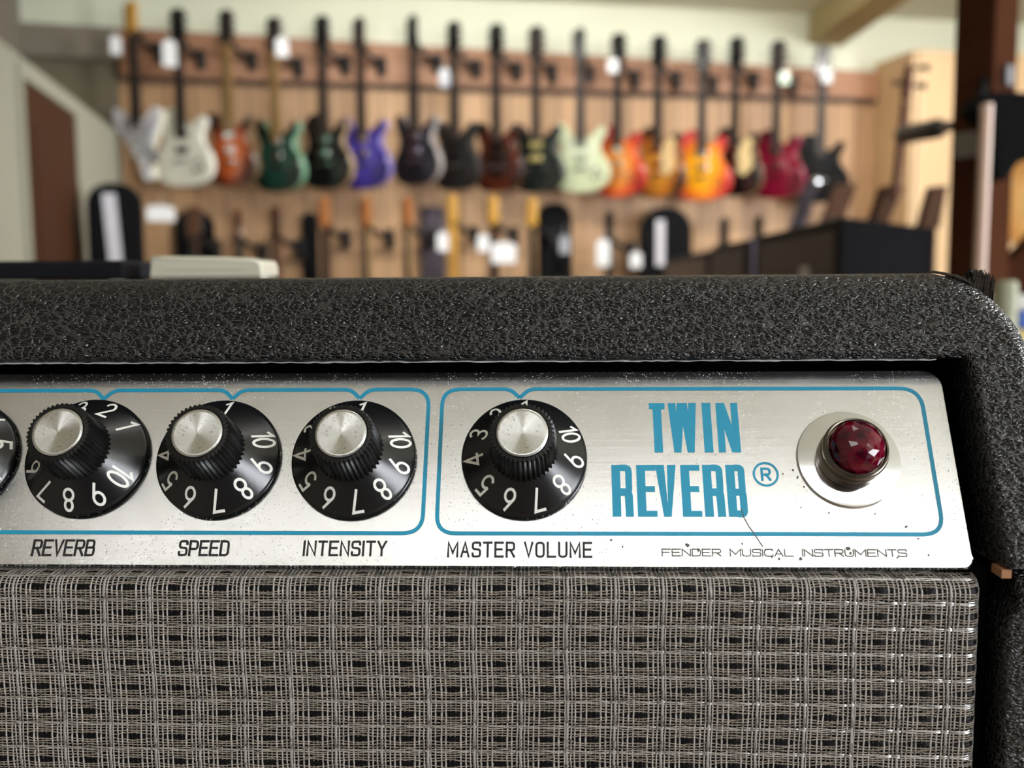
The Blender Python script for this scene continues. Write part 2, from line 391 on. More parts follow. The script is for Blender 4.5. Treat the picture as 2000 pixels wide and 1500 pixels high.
b.box(XIL-.008, XI+.008, 0.45, YB-0.002, -0.50, ZL)
b.box(XOL+.002, XO-.002, 0.225, YB, -0.5043, -0.488)
b.v = [A(p) for p in b.v]; b.build('inner_frame', M['cavity'], amp)
for x in (XI, XIL):                                                   # cleat behind the side opening, below the panel
    b = MB(); s_ = -1 if x > 0 else 1
    b.box(min(x, x+s_*0.010), max(x, x+s_*0.010), 0.219, 0.243, -0.5, -0.0625)
    b.v = [A(p) for p in b.v]; b.build('baffle_cleat', M['cavity'], amp)
b = MB(); b.box(0.0928, 0.0948, 0.2106, 0.2156, -0.0624, -0.0606); b.v = [A(p) for p in b.v]
o = b.build('wood_chip', M['rawwood'], amp); o['label'] = 'bare orange wood showing at the broken seam'
# torn covering on the top corner: ragged flap, frayed rim
def zc(x): return ZT-RC+math.sqrt(max(1e-9, RC*RC-max(0, x-(XO-RC))**2))
def torn():
    mb = MB(); r = random.Random(3)
    n = 30; Y = 0.2490
    for row in range(3):
        v0 = []; v1 = []; v2 = []
        for i in range(n):
            f = i/(n-1); x = 0.0996 + 0.0050*f; z = zc(x)
            y = Y + row*0.0011 + 0.0005*math.sin(i*1.9+row) + r.uniform(-.0002, .0002)
            hgt = 0.0040+0.0024*f + r.uniform(-.0009, .0006)
            v0.append((x, y, z-0.0008)); v1.append((x+r.uniform(-.00015, .00015), y+.0004*math.sin(i*2.3), z+hgt*.5)); v2.append((x+0.0006*f+r.uniform(-.0003, .0003), y+0.0008, z+hgt))
        v = v0+v1+v2; q = [(j*n+i, j*n+i+1, (j+1)*n+i+1, (j+1)*n+i) for j in range(2) for i in range(n-1)]
        mb.add([A(p) for p in v], q); mb.add([A((p[0], p[1]+0.0004, p[2])) for p in v], [t[::-1] for t in q])
    for i in range(34):                                               # frayed crumbs along the rim
        x = 0.0935 + 0.0065*i/33; h = r.uniform(.0003, .0016)*(0.5+i/33); z = zc(x)-.0003
        p = (x, Y-.001+r.uniform(-.0008, .0008), z); mb.tube([A(p), A((x+r.uniform(-.0005, .0005), p[1], z+h*.6)), A((x+r.uniform(-.0009, .0009), p[1]+.0003, z+h))], [.0003, .00026, .00012], 6)
    for i in range(60):
        x = 0.0996+0.005*r.random(); z = zc(x); h = .0042+.0024*(x-.0996)/.005
        mb.tube([A((x, Y-.0003, z)), A((x+.0002, Y-.0006, z+h*.5)), A((x+.0005+r.uniform(-.0003, .0003), Y-.0007, z+h*r.uniform(.8, 1.1)))], [.00013, .00012, .00007], 5)
    o = mb.build('torn_covering', M['torn'], amp); o['label'] = 'ragged flap of torn black covering at the top corner'
    mb = MB(); pts = [(x, Y-.0022, zc(x)+h) for x, h in ((.0880, .0001), (.0900, .0004), (.0925, .0003), (.0950, .0004), (.0975, .0003), (.0998, .0001))]
    mb.tube([A(p) for p in pts], [.0001, .0003, .00035, .0003, .0003, .0001], 8); mb.build('split_edge', M['torn'], amp)
torn()
# little feet and handle of the cabinet
for x in (XOL+0.05, XO-0.05):
    for y in (0.245, 0.445): b = MB(); b.lathe([(0.012, 0), (0.016, 0.0005), (0.014, 0.0006)], 20, xf=lambda p, x=x, y=y: A((x+p[0], y+p[1], -0.5043+p[2]-0.0))); b.build('glide_foot', M['chrome'], amp, True)

# ---- control panel plate
UL, UR, VT, VB = -0.527, 0.0996, 0.0224, -0.02465
def rrect_path(u0, u1, v0, v1, r4, n=8):
    pts = []
    for (cx, cy, r, a0) in ((u1-r4[0], v1-r4[0], r4[0], 0), (u0+r4[1], v1-r4[1], r4[1], 90), (u0+r4[2], v0+r4[2], r4[2], 180), (u1-r4[3], v0+r4[3], r4[3], 270)):
        for k in range(n+1):
            a = rad(a0+90*k/n); pts.append((cx+r*math.cos(a), cy+r*math.sin(a)))
    return pts
pp = rrect_path(UL, UR, VB, VT, (0.0042, 0.004, 0.002, 0.0022))
pan = MB(); n = len(pp)
v = [P(u, w_, -0.0012) for u, w_ in pp] + [P(u, w_, -0.0003) for u, w_ in pp] + [P(u*1-0.0003*(1 if u > 0 else -1), w_*(1-0.012), 0.0) for u, w_ in pp]
f = [(j*n+i, j*n+(i+1) % n, (j+1)*n+(i+1) % n, (j+1)*n+i) for j in range(2) for i in range(n)] + [tuple(2*n+i for i in range(n)), tuple(range(n-1, -1, -1))]
pan.add(v, f)
panel = pan.build('control_panel', M['panel'], amp)
panel['label'] = 'brushed aluminium control panel with blue outlines and black lettering'

LAY = [0]
# ---- strokes: thick flat lines of print
def fillet(pts, closed, n=6):
    out = []; L = len(pts)
    for i, p in enumerate(pts):
        r = p[2] if len(p) > 2 else 0
        if r <= 0 or (not closed and i in (0, L-1)): out.append((p[0], p[1])); continue
        a = np.array(pts[i-1][:2]); c = np.array(p[:2]); d = np.array(pts[(i+1) % L][:2])
        e1 = a-c; e2 = d-c; l1, l2 = np.linalg.norm(e1), np.linalg.norm(e2); rr = min(r, l1*.5, l2*.5)
        s = c+e1/l1*rr; t = c+e2/l2*rr
        for k in range(n+1):
            q = k/n; out.append(tuple(s*(1-q)**2 + c*2*q*(1-q) + t*q*q))
    return out
def stroke(mb, pts, wid, put, closed=False, cap=0.0):
    """thick polyline; put(x, y) gives the 3D point"""
    LAY[0] = (LAY[0]+1) % 12
    q = [np.array(p, float) for i, p in enumerate(pts) if i == 0 or math.dist(p, pts[i-1]) > 1e-7]
    if closed and math.dist(q[0], q[-1]) < 1e-7: q.pop()
    n = len(q); Lf = []; Rt = []
    for i in range(n):
        if closed: a, b_ = q[i-1], q[(i+1) % n]
        else: a, b_ = q[max(i-1, 0)], q[min(i+1, n-1)]
        d1 = q[i]-a; d2 = b_-q[i]
        d1 = d1/np.linalg.norm(d1) if np.linalg.norm(d1) > 0 else None; d2 = d2/np.linalg.norm(d2) if np.linalg.norm(d2) > 0 else None
        if d1 is None: d1 = d2
        if d2 is None: d2 = d1
        n1 = np.array([-d1[1], d1[0]]); n2 = np.array([-d2[1], d2[0]]); nn = n1+n2; l = np.linalg.norm(nn)
        nn = n1 if l < 1e-6 else nn/l
        k = 1/max(0.45, nn @ n1); c = q[i].copy()
        if not closed and cap:
            if i == 0: c = c - d2*cap
            if i == n-1: c = c + d1*cap
        Lf.append(c+nn*wid/2*k); Rt.append(c-nn*wid/2*k)
    v = [put(*p) for p in Lf] + [put(*p) for p in Rt]
    m_ = n if closed else n-1
    mb.add(v, [(i, n+i, n+(i+1) % n, (i+1) % n) for i in range(m_)])
def ccw(p): return p if sum(p[i-1][0]*p[i][1]-p[i][0]*p[i-1][1] for i in range(len(p))) > 0 else p[::-1]
WP = 0.00006
def onp(x, y): return P(x*mm, y*mm, WP + LAY[0]*2.5e-6)
# ---- blue outlines
def outline(name, pts, closed=False):
    mb = MB(); stroke(mb, fillet(pts, closed, 8), 0.92, onp, closed); o = mesh(name, mb.v, mb.f, M['blue'], panel); o['label'] = 'thin bright blue outline'; return o
T, Bt, NB = 17.85, -17.05, 15.6
uM, uI, uS, uR_, uX = 1.6, -36.1, -66.4, -97.4, -128.5
outline('blue_outline', [(uM, NB), (uM+2.2, T, 3.0), (94.2, T-.1, 5.0), (94.2, Bt, 4.6), (-16.56, Bt, 4.2), (-16.56, T, 4.2), (uM-2.2, T, 3.0), (uM, NB)])
segs = [uI, uS, uR_, uX, -160.0, -191.0, -222.0]
path = [(uI, NB), (uI+2.2, T, 3.0), (-19.74, T, 4.4), (-19.74, Bt, 4.4), (-230, Bt, 4), (-230, T, 4)]
outline('blue_outline', path + [(-222-2.2, T, 3), (-222, NB)])
for a_, b_ in zip(segs[:-1], segs[1:]):
    outline('blue_outline', [(a_, NB), (a_-2.2, T, 3.0), (b_+2.2, T, 3.0), (b_, NB)])

# ---- lettering
R3 = .3
G = {
 'R': [[(0, 0), (0, 1), (1, 1, .28), (1, .47, .28), (0, .47)], [(.5, .47), (1, 0)]],
 'E': [[(1, 1), (0, 1), (0, 0), (1, 0)], [(0, .52), (.85, .52)]],
 'F': [[(1, 1), (0, 1), (0, 0)], [(0, .52), (.85, .52)]],
 'V': [[(0, 1), (.5, 0), (1, 1)]],
 'B': [[(0, .52), (0, 1), (.92, 1, .26), (.92, .52, .26), (0, .52), (0, 0), (1, 0, .28), (1, .52, .28), (.6, .52)]],
 'S': [[(1, .8), (1, 1, .26), (0, 1, .26), (0, .54, .26), (1, .50, .26), (1, 0, .26), (0, 0, .26), (0, .2)]],
 'P': [[(0, 0), (0, 1), (1, 1, .28), (1, .44, .28), (0, .44)]],
 'D': [[(0, 0), (0, 1), (1, 1, .34), (1, 0, .34), (0, 0), (0, .2)]],
 'I': [[(0, 0), (0, 1)]], 'N': [[(0, 0), (0, 1), (1, 0), (1, 1)]], 'T': [[(0, 1), (1, 1)], [(.5, 1), (.5, 0)]],
 'Y': [[(0, 1), (.5, .45), (1, 1)], [(.5, .45), (.5, 0)]],
 'M': [[(0, 0), (0, 1), (.5, .25), (1, 1), (1, 0)]], 'A': [[(0, 0), (.5, 1), (1, 0)], [(.2, .32), (.8, .32)]],
 'O': [[(0, .5), (0, 1, .34), (1, 1, .34), (1, 0, .34), (0, 0, .34), (0, .55)]],
 'L': [[(0, 1), (0, 0), (1, 0)]], 'U': [[(0, 1), (0, 0, .34), (1, 0, .34), (1, 1)]],
 'C': [[(1, .8), (1, 1, .34), (0, 1, .34), (0, 0, .34), (1, 0, .34), (1, .2)]],
 'G': [[(1, .8), (1, 1, .34), (0, 1, .34), (0, 0, .34), (1, 0, .34), (1, .5), (.6, .5)]],
 'W': [[(0, 1), (.25, 0), (.5, 1), (.75, 0), (1, 1)]],
}
WF = {'I': 0.0, 'M': 1.25, 'W': 1.5}
def text(name, s, u0, u1, v0, v1, wid, mat, gap=.45, parent=panel, slant=0.0, space=1.3, label=None):
    """gap in letter widths; the stroke edge reaches u0..u1, v0..v1"""
    tot = 0
    for i, c in enumerate(s): tot += (space if c == ' ' else WF.get(c, 1.0)) + (gap if i < len(s)-1 and c != ' ' and s[i+1] != ' ' else 0)
    lw = (u1-u0-wid)/tot; h = v1-v0-wid; x = u0+wid/2; y = v0+wid/2; mb = MB()
    for i, c in enumerate(s):
        if c == ' ': x += space*lw; continue
        w = WF.get(c, 1.0)*lw
        for pl in G[c]:
            pts = [(x+p[0]*w, y+p[1]*h) + ((p[2]*min(max(w, .3*lw), h)*1.3,) if len(p) > 2 else ()) for p in pl]
            stroke(mb, fillet(pts, False, 6), wid, lambda a, b: onp(a+slant*(b-v0), b), False, wid/2)
        x += w + (gap*lw if i < len(s)-1 and s[i+1] != ' ' else 0)
    o = mesh(name, mb.v, mb.f, mat, parent)
    if label: o['label'] = label
    return o
text('lettering', 'REVERB', -107.1, -92.8, -22.5, -18.65, .51, M['ink'], .42, label='black printed word REVERB')
text('lettering', 'SPEED', -73.95, -62.5, -22.4, -18.75, .51, M['ink'], .42, label='black printed word SPEED')
text('lettering', 'INTENSITY', -46.0, -27.4, -22.3, -18.75, .49, M['ink'], .48, label='black printed word INTENSITY')
text('lettering', 'MASTER VOLUME', -14.0, 17.85, -22.5, -18.9, .50, M['ink'], .55, space=1.5, label='black printed words MASTER VOLUME')
text('lettering', 'FENDER MUSICAL INSTRUMENTS', 32.9, 85.7, -22.1, -20.35, .26, M['greyink'], .22, space=1.15, label='small worn grey printed words')
def bold(name, items, mat, label):
    mb = MB()
    for kind, u0, u1, v0, v1 in items:
        w = u1-u0; h = v1-v0; sv, sh = 1.95, 1.35
        def bar(a0, a1, b0, b1): LAY[0] = (LAY[0]+1) % 12; mb.add([onp(a0, b0), onp(a1, b0), onp(a1, b1), onp(a0, b1)], [(0, 1, 2, 3)])
        def quad(pts): pts = ccw(pts); LAY[0] = (LAY[0]+1) % 12; mb.add([onp(*p) for p in pts], [tuple(range(len(pts)))])
        if kind == 'T': bar(u0, u1, v1-1.5, v1); bar(u0+w/2-sv/2, u0+w/2+sv/2, v0, v1-1.5)
        if kind == 'I': bar(u0, u1, v0, v1)
        if kind == 'E':
            bar(u0, u0+sv, v0, v1); bar(u0+sv, u1, v1-sh, v1); bar(u0+sv, u1-.35, v0+h*.53-sh/2, v0+h*.53+sh/2); bar(u0+sv, u1, v0, v0+sh)
        if kind == 'V': c = (u0+u1)/2; quad([(u0, v1), (u0+sv, v1), (c+.15, v0+2.6), (c+.85, v0), (c-.85, v0)]); quad([(u1-sv, v1), (u1, v1), (c+.85, v0), (c+.14, v0+2.6)])
        if kind == 'W':
            c = (u0+u1)/2
            for (a, b_, c_) in ((u0, u0+w*.27, 1), (c, u0+w*.27, -1), (c, u0+w*.73, 1), (u1, u0+w*.73, -1)):
                s = c_; t = 1.75
                top = [(a, v1), (a+s*t, v1)] if a != c else [(a-s*t*.35, v1), (a+s*t*.65, v1)]
                quad(top + [(b_+s*.8, v0), (b_-s*.8, v0)])
        if kind == 'N':
            bar(u0, u0+1.6, v0, v1); bar(u1-1.6, u1, v0, v1); quad([(u0+.0, v1), (u0+2.0, v1), (u1, v0), (u1-2.0, v0)])
        if kind in 'RB':
            bar(u0, u0+sv, v0, v1); mid = v0+h*.47
            # closed bowl as a thick stroke
            stroke(mb, fillet([(u0+sv, v1-sh/2), (u1-sv/2, v1-sh/2, 1.6), (u1-sv/2, mid, 1.4), (u0+sv, mid)], False), 1.5, onp)
            if kind == 'R': stroke(mb, fillet([(u0+sv, mid), (u1-sv/2-.1, mid, 1.2), (u1-sv/2, v0)], False), sv*.92, onp)
            else: stroke(mb, fillet([(u0+sv, mid), (u1-sv/2+.05, mid, 1.4), (u1-sv/2+.05, v0+sh/2, 1.6), (u0+sv, v0+sh/2)], False), 1.6, onp)
    o = mesh(name, mb.v, mb.f, mat, panel); o['label'] = label; return o
def cu(x): return 31.57 + (x-303)*0.04336      # crop pixels to panel millimetres
bold('lettering', [('T', 31.6, 35.2, 2.0, 14.18), ('W', 35.95, 42.45, 2.0, 14.18), ('I', 43.75, 45.75, 2.0, 14.18), ('N', 46.95, 51.95, 2.0, 14.18)], M['blue'], 'bold blue word TWIN')
bold('lettering', [('R', 22.5, 27.3, -13.15, -1.03), ('E', 28.1, 32.45, -13.15, -1.03), ('V', 32.4, 37.0, -13.15, -1.03), ('E', 38.0, 42.3, -13.15, -1.03), ('R', 42.9, 47.6, -13.15, -1.03), ('B', 48.1, 52.5, -13.15, -1.03)], M['blue'], 'bold blue word REVERB')
mb = MB(); rc = (57.0, -3.24)
stroke(mb, [(rc[0]+2.65*math.cos(2*PI*k/40), rc[1]+2.65*math.sin(2*PI*k/40)) for k in range(40)], .5, onp, True)
for pl in G['R']: stroke(mb, fillet([(rc[0]-.85+p[0]*1.75, rc[1]-1.3+p[1]*2.6) + ((.7,) if len(p) > 2 else ()) for p in pl], False), .55, onp, False, .25)
o = mesh('registered_mark', mb.v, mb.f, M['blue'], panel); o['label'] = 'small circled R mark in blue'
# deep scratch running down from the last letter
mb = MB(); stroke(mb, [(50.9, -11.3), (51.3, -13.2), (52.2, -15.2), (53.4, -17.2), (54.9, -19.9)], .22, lambda a, b: P(a*mm, b*mm, .00009)); mesh('scratch', mb.v, mb.f, M['greyink'], panel)
mb = MB(); r = random.Random(5)
for i in range(90):
    u = r.uniform(-115, 98); v_ = VB/mm+r.uniform(.35, 2.4)*r.random() if i < 62 else r.uniform(-20, 19)
    l = r.uniform(.3, 1.3); a = r.uniform(.3, 1.2) if i < 62 else r.uniform(0, PI)
    stroke(mb, [(u, v_), (u+l*.5*math.cos(a)+r.uniform(-.05, .05), v_+l*.5*math.sin(a)), (u+l*math.cos(a), v_+l*math.sin(a))], r.uniform(.04, .11), lambda a_, b_: P(a_*mm, b_*mm, .00005))
o = mesh('bright_nicks', mb.v, mb.f, M['chrome'], panel); o['kind'] = 'stuff'
mb = MB()
for (u, v_, rr) in ((38.6, -19.6, .55), (40.9, -20.6, .5), (73.2, -20.3, .55), (73.6, -21.3, .4), (55.4, -20.6, .3), (56.6, -22.1, .35), (58.2, -22.6, .3), (62.8, -22.6, .45), (86.3, -15.3, .35), (60.8, -3.1, .25), (64.0, -4.0, .3), (63.2, -2.2, .3), (64.5, -1.0, .28), (65.2, -6.2, .25), (64, -11, .2), (70, -12.2, .22), (80, -12.4, .2), (22, -18.5, .3), (24.5, -20.0, .28), (15, -17, .22), (83.5, -22.2, .3), (50.5, -19.2, .25), (88.5, -18, .25), (90.2, -21.6, .3)):
    k = r.randint(6, 9); pts = [(u+rr*r.uniform(.5, 1.2)*math.cos(2*PI*i/k), v_+rr*r.uniform(.5, 1.2)*math.sin(2*PI*i/k)) for i in range(k)]
    mb.add([P(a_*mm, b_*mm, .0001) for a_, b_ in pts], [tuple(range(k))])
o = mesh('dark_pits', mb.v, mb.f, M['greyink'], panel); o['kind'] = 'stuff'

# ---- knobs
def arc(cx, cy, rx, ry, a0, a1, n=18): return [(cx+rx*math.cos(rad(a0+(a1-a0)*k/n)), cy+ry*math.sin(rad(a0+(a1-a0)*k/n))) for k in range(n+1)]
D = {'1': [[(.02, .80), (.27, 1.0), (.27, 0)]],
     '2': [arc(.29, .71, .28, .29, 165, -25)+[(.02, 0), (.62, 0)]],
     '3': [arc(.29, .755, .25, .245, 150, -90)+arc(.29, .26, .29, .26, 90, -150)[1:]],
     '4': [[(.47, 0), (.47, 1), (0, .30), (.66, .30)]],
     '5': [[(.54, 1), (.12, 1), (.06, .56)]+arc(.29, .31, .30, .31, 130, -145)],
     '6': [[(.44, 1), (.06, .45)], arc(.30, .295, .29, .295, 0, 360, 28)],
     '7': [[(0, 1), (.60, 1), (.20, 0)]],
     '8': [arc(.30, .755, .235, .245, 0, 360, 24), arc(.30, .26, .29, .26, 0, 360, 26)],
     '9': [[(.16, 0), (.54, .55)], arc(.30, .705, .29, .295, 0, 360, 28)],
     '0': [arc(.28, .5, .27, .5, 0, 360, 30)]}
def cone(r): return 0.0017 + (0.01425-r)*(0.0052/0.0073) if r > 0.00695 else 0.0069
def knob(uc, vc, th1, label, turn=0):
    k = bpy.data.objects.new('control_knob', None); COL.objects.link(k); k.parent = amp; k['label'] = label
    R_ = Matrix(((1, 0, 0), (0, PV[1], PN[1]), (0, PV[2], PN[2]))).to_4x4()
    k.matrix_local = Matrix.Translation(P(uc*mm, vc*mm, 0.0)) @ R_
    mb = MB(); mb.lathe([(.0020, 0.0002), (.0120, 0.0006), (.0139, .0009), (.01425, .0013), (.01415, .0017), (.0138, .00205)] + [(r_, cone(r_)+.0000) for r_ in np.linspace(.0134, .0070, 12)] + [(.0060, .0071)], 128)
    mb.build('skirt', M['bakelite'], k, True)
    NF = 42; n = NF*6
    def rf(j, kk, r_):
        if j in (1, 2, 3, 4): ph = (kk % 6)/6.0; return r_ - .00050*(0.5-0.5*math.cos(2*PI*ph))**1.0
        return r_
    mb = MB(); mb.lathe([(.0064, .0055), (.0077, .0062), (.00735, .0115), (.00710, .0161), (.00685, .01655), (.0058, .0167), (.0055, .0163)], n, rfun=rf)
    mb.build('grip', M['bakelite_rough'], k, True)
    mb = MB(); mb.lathe([(.0056, .0160), (.0055, .0167), (.0052, .01685)] + [(r_, .01685-(.0052-r_)*.035) for r_ in np.linspace(.0049, .0003, 10)], 96)
    o = mb.build('metal_cap', M['spun'], k, True); o['label'] = 'round silver cap on the knob'
    mb = MB(); H, WD = 4.1, 3.7
    for i in range(10):
        th = rad(th1 + 32.7*i); s = str(i+1)
        glyphs = [(s, 0.0, .62)] if len(s) == 1 else [('1', 0.0, .30), ('0', .46, .56)]
        tw = .62 if len(s) == 1 else 1.02
        if s == '1': tw = .30
        for gch, ox, gw in glyphs:
            for pl in D[gch]:
                pts = [((p[0]+ox-tw/2)*WD, (p[1]-.5)*H) for p in pl]
                closed = math.dist(pts[0], pts[-1]) < 1e-6
                def put(x, y):
                    rr = (11.3+y); X = rr*math.cos(th)+x*math.sin(th); Y = rr*math.sin(th)-x*math.cos(th)
                    r_ = math.hypot(X, Y)*mm; return (X*mm, Y*mm, cone(min(max(r_, .007), .0140))+.00008)
                dense = []
                for a_, b_ in zip(pts[:-1], pts[1:]):
                    m_ = max(1, int(math.dist(a_, b_)/.5))
                    dense += [(a_[0]+(b_[0]-a_[0])*t/m_, a_[1]+(b_[1]-a_[1])*t/m_) for t in range(m_)]
                dense.append(pts[-1])
                stroke(mb, dense, .56, put, closed, 0.0 if closed else .2)
    o = mesh('numerals', mb.v, mb.f, M['white_ink'], k); o['label'] = 'white numbers 1 to 10 around the knob skirt'
    return k
knob(2.8, .3, 90, 'black control knob above MASTER VOLUME')
knob(-36.1, .2, 83.5, 'black control knob above INTENSITY')
knob(-67.4, .3, 83.5, 'black control knob above SPEED')
knob(-98.1, .6, 36, 'black control knob above REVERB')
knob(-129.0, .5, -120, 'black control knob cut off by the left edge of the photo')

# ---- pilot light
pl_ = bpy.data.objects.new('pilot_light', None); COL.objects.link(pl_); pl_.parent = amp; pl_['label'] = 'red faceted jewel pilot light in a chrome washer'
pl_.matrix_local = Matrix.Translation(P(.07565, .0003, 0)) @ Matrix(((1, 0, 0), (0, PV[1], PN[1]), (0, PV[2], PN[2]))).to_4x4()
mb = MB(); mb.lathe([(.004, .0001), (.01125, .0001), (.01145, .0005), (.0113, .0008), (.0104, .0009), (.0078, .00105), (.0060, .0012)], 96); mb.build('washer', M['chrome'], pl_, True)
mb = MB(); mb.lathe([(.0066, .0012), (.0072, .0013), (.0073, .0022), (.0071, .0040), (.0069, .0042), (.0069, .0052), (.00715, .0056), (.0072, .0066), (.0069, .0069), (.0069, .0076), (.0067, .0080), (.0064, .0079), (.0062, .0070)], 80); mb.build('collar', M['brass'], pl_, True)
mb = MB(); rr = random.Random(2)
prof = [(.0061, .0060), (.0061, .0078), (.0058, .0090), (.0051, .0101), (.0041, .0109), (.0028, .0115), (.0013, .0118)]
v = []; nn = 13
for j, (r_, z) in enumerate(prof):
    for k in range(nn): a = 2*PI*(k+.5*(j % 2))/nn; v.append((r_*math.cos(a), r_*math.sin(a), z))
f = []
for j in range(len(prof)-1):
    for k in range(nn):
        a, b_, c, d = j*nn+k, j*nn+(k+1) % nn, (j+1)*nn+(k+1) % nn, (j+1)*nn+k
        f += ([(a, b_, d), (b_, c, d)] if j % 2 == 0 else [(a, b_, c), (a, c, d)])
f += [tuple((len(prof)-1)*nn+k for k in range(nn)), tuple(range(nn-1, -1, -1))]
mb.add(v, f); mb.build('jewel', M['jewel'], pl_)

# ---- grille cloth: real woven threads
YG = 0.2120; CW = 0.01003; X0 = -0.11734; Z0 = -0.06828; RH = 0.00558
ZA = -0.0667; RA = 0.0030; XA = 0.0868; RXA = 0.0030
def gmap(x, s, h):
    """x across, s up (z on the flat face, arc length over the rounded top), h outwards"""
    ds = np.maximum(s-ZA, 0); al = np.minimum(ds/RA, PI/2); ex = np.maximum(ds-RA*PI/2, 0)
    z = np.minimum(s, ZA) + RA*np.sin(al); yv = RA*(1-np.cos(al)) + ex
    dx = np.maximum(x-XA, 0); be = np.minimum(dx/RXA, PI/2); ex2 = np.maximum(dx-RXA*PI/2, 0)
    X = np.minimum(x, XA) + RXA*np.sin(be); yx = RXA*(1-np.cos(be)) + ex2
    ny = np.cos(al)*np.cos(be)
    return np.stack([X+h*np.sin(be)-QR[0], YG+yv+yx-h*ny-QR[1], z+h*np.sin(al)-QR[2]], -1)
NI0, NI1, NJ0, NJ1 = -5, 21, -3, 9
warp = []                                  # (x, width, material, on-top code)
for i in range(NI0, NI1):
    for fr, wd_, mt_, kd in ((0, .60, 1, 'f'), (.075, .30, 0, 't'), (.17, .31, 0, 'v'), (.285, .33, 0, 'v'), (.385, .33, 0, 'v'), (.49, .28, 2, 'd'), (.595, .28, 2, 'd'), (.705, .34, 0, 'v'), (.815, .32, 0, 'v'), (.915, .30, 0, 't')):
        x = X0+(i+fr)*CW + rng.normal(0, 4e-5)
        if x < XA+0.0125: warp.append((x, wd_*mm, mt_, kd, i+fr))
weft = []                                  # (z, width, material, kind, bow)
for j in range(NJ0, NJ1):
    zt = Z0-j*RH
    for k in (-1, 0, 1): weft.append((zt+k*.00023, .24*mm, 4, 's', k*.00010))
    for fr, sg, am in ((.16, 1, .03), (.295, 1, .20), (.425, 1, .44), (.575, -1, .44), (.705, -1, .20), (.84, -1, .03)):
        weft.append((zt-fr*RH, .25*mm, 3, 'h', sg*am*mm))
    for k in (-1, -.33, .33, 1): weft.append((zt-.5*RH-k*.00003, .30*mm, 5, 'b', -k*.40*mm))

nw, nh = len(warp), len(weft)
ix = np.array([t[0] for t in warp]); iz = np.array([t[0] for t in weft])
# over/under table: +1 = warp on top
top = np.zeros((nw, nh)); 
for a_, w_ in enumerate(warp):
    for b_, h_ in enumerate(weft):
        kd, hk = w_[3], h_[3]
        t = 1 if (a_+b_) % 2 == 0 else -1
        if kd == 'f': t = 1 if hk != 's' else -1
        elif hk == 's': t = -1 if kd != 't' else 1
        elif hk == 'b': t = 1 if kd != 'd' else -1
        elif kd == 'd': t = 1 if (a_+b_) % 3 == 0 else -1
        elif kd == 't': t = 1
        top[a_, b_] = t
frac = ((ix - X0)/CW) % 1.0
lens = np.sin(PI*np.clip((frac-.06)/.88, 0, 1))**0.9
zjit = rng.normal(0, 5.0e-5, (nw, nh)); xjit = rng.normal(0, 3.2e-5, (nw, nh))
for a in (0, 1):                                   # slow drifts along each thread
    xjit += np.cumsum(rng.normal(0, 1.0e-5, (nw, nh)), 1)*0.5
crossX = ix[:, None] + xjit
# weft threads bulge around the black lens; pair waviness
wave = np.array([[0.00008*math.sin(a_*.9+b_*2.1)*(1 if weft[b_][3] == 's' else .35) for b_ in range(nh)] for a_ in range(nw)])
crossZ = iz[None, :] + np.array([t[4] for t in weft])[None, :]*lens[:, None] + zjit + wave
# the whole cloth sags a little: warp lines wander
wander = 0.00012*np.sin(iz*260)[None, :] + 0.0001*np.sin(ix*45)[:, None]; crossX += wander
crossZ += 0.00018*np.sin(ix*38+1.0)[:, None]
def ribbons(pts_x, pts_s, pts_h, wid, thick, vert):
    """(threads, samples) arrays -> vertices of flattened tubes of six sides"""
    nT, nS = pts_x.shape
    prof = [(-.5, 0), (-.28, .85), (.28, .85), (.5, 0), (.28, -.5), (-.28, -.5)]
    V = np.zeros((nT, nS, 6, 3))
    for k, (o_, hh) in enumerate(prof):
        ox = o_*wid[:, None] if vert else 0; oz = 0 if vert else o_*wid[:, None]*1.0
        V[:, :, k] = gmap(pts_x+ox, pts_s+oz, pts_h+hh*thick[:, None]*.5)
    idx = np.arange(nT*nS*6).reshape(nT, nS, 6)
    q = []
    for k in range(6):
        k2 = (k+1) % 6
        q.append(np.stack([idx[:, :-1, k], idx[:, 1:, k], idx[:, 1:, k2], idx[:, :-1, k2]], -1).reshape(nT, -1, 4))
    return V.reshape(-1, 3), np.concatenate(q, 1)
def interleave(arr, axis, mid):
    n_ = arr.shape[axis]; out = np.zeros((arr.shape[0], 2*n_-1)); out[:, 0::2] = arr; out[:, 1::2] = mid; return out
HA = 0.000085
vx = interleave(crossX, 1, (crossX[:, :-1]+crossX[:, 1:])/2)
vz_ = np.sort(crossZ, axis=1)[:, ::-1]
vz = interleave(crossZ, 1, (crossZ[:, :-1]+crossZ[:, 1:])/2)
hv = top*HA; hvi = interleave(hv, 1, (hv[:, :-1]+hv[:, 1:])/2)
fat = np.array([0.00007 if t[3] == 'f' else 0 for t in warp])
vw, qw = ribbons(vx, vz, hvi + fat[:, None], np.array([t[1] for t in warp]), np.array([.14*mm + (.06*mm if t[3] == 'f' else 0) for t in warp]), True)
cX, cZ, tp = crossX.T, crossZ.T, -top.T
hx = interleave(cX, 1, (cX[:, :-1]+cX[:, 1:])/2); hz = interleave(cZ, 1, (cZ[:, :-1]+cZ[:, 1:])/2)
hh = tp*HA; hhi = interleave(hh, 1, (hh[:, :-1]+hh[:, 1:])/2)
vh, qh = ribbons(hx, hz, hhi, np.array([t[1] for t in weft]), np.array([.13*mm + (.03*mm if t[3] == 'b' else 0) for t in weft]), False)
miw = np.repeat(np.array([t[2] for t in warp]), qw.shape[1]); mih = np.repeat(np.array([t[2] for t in weft]), qh.shape[1])
verts = np.concatenate([vw, vh]); quads = np.concatenate([qw.reshape(-1, 4), qh.reshape(-1, 4)+len(vw)]); mi = np.concatenate([miw, mih])
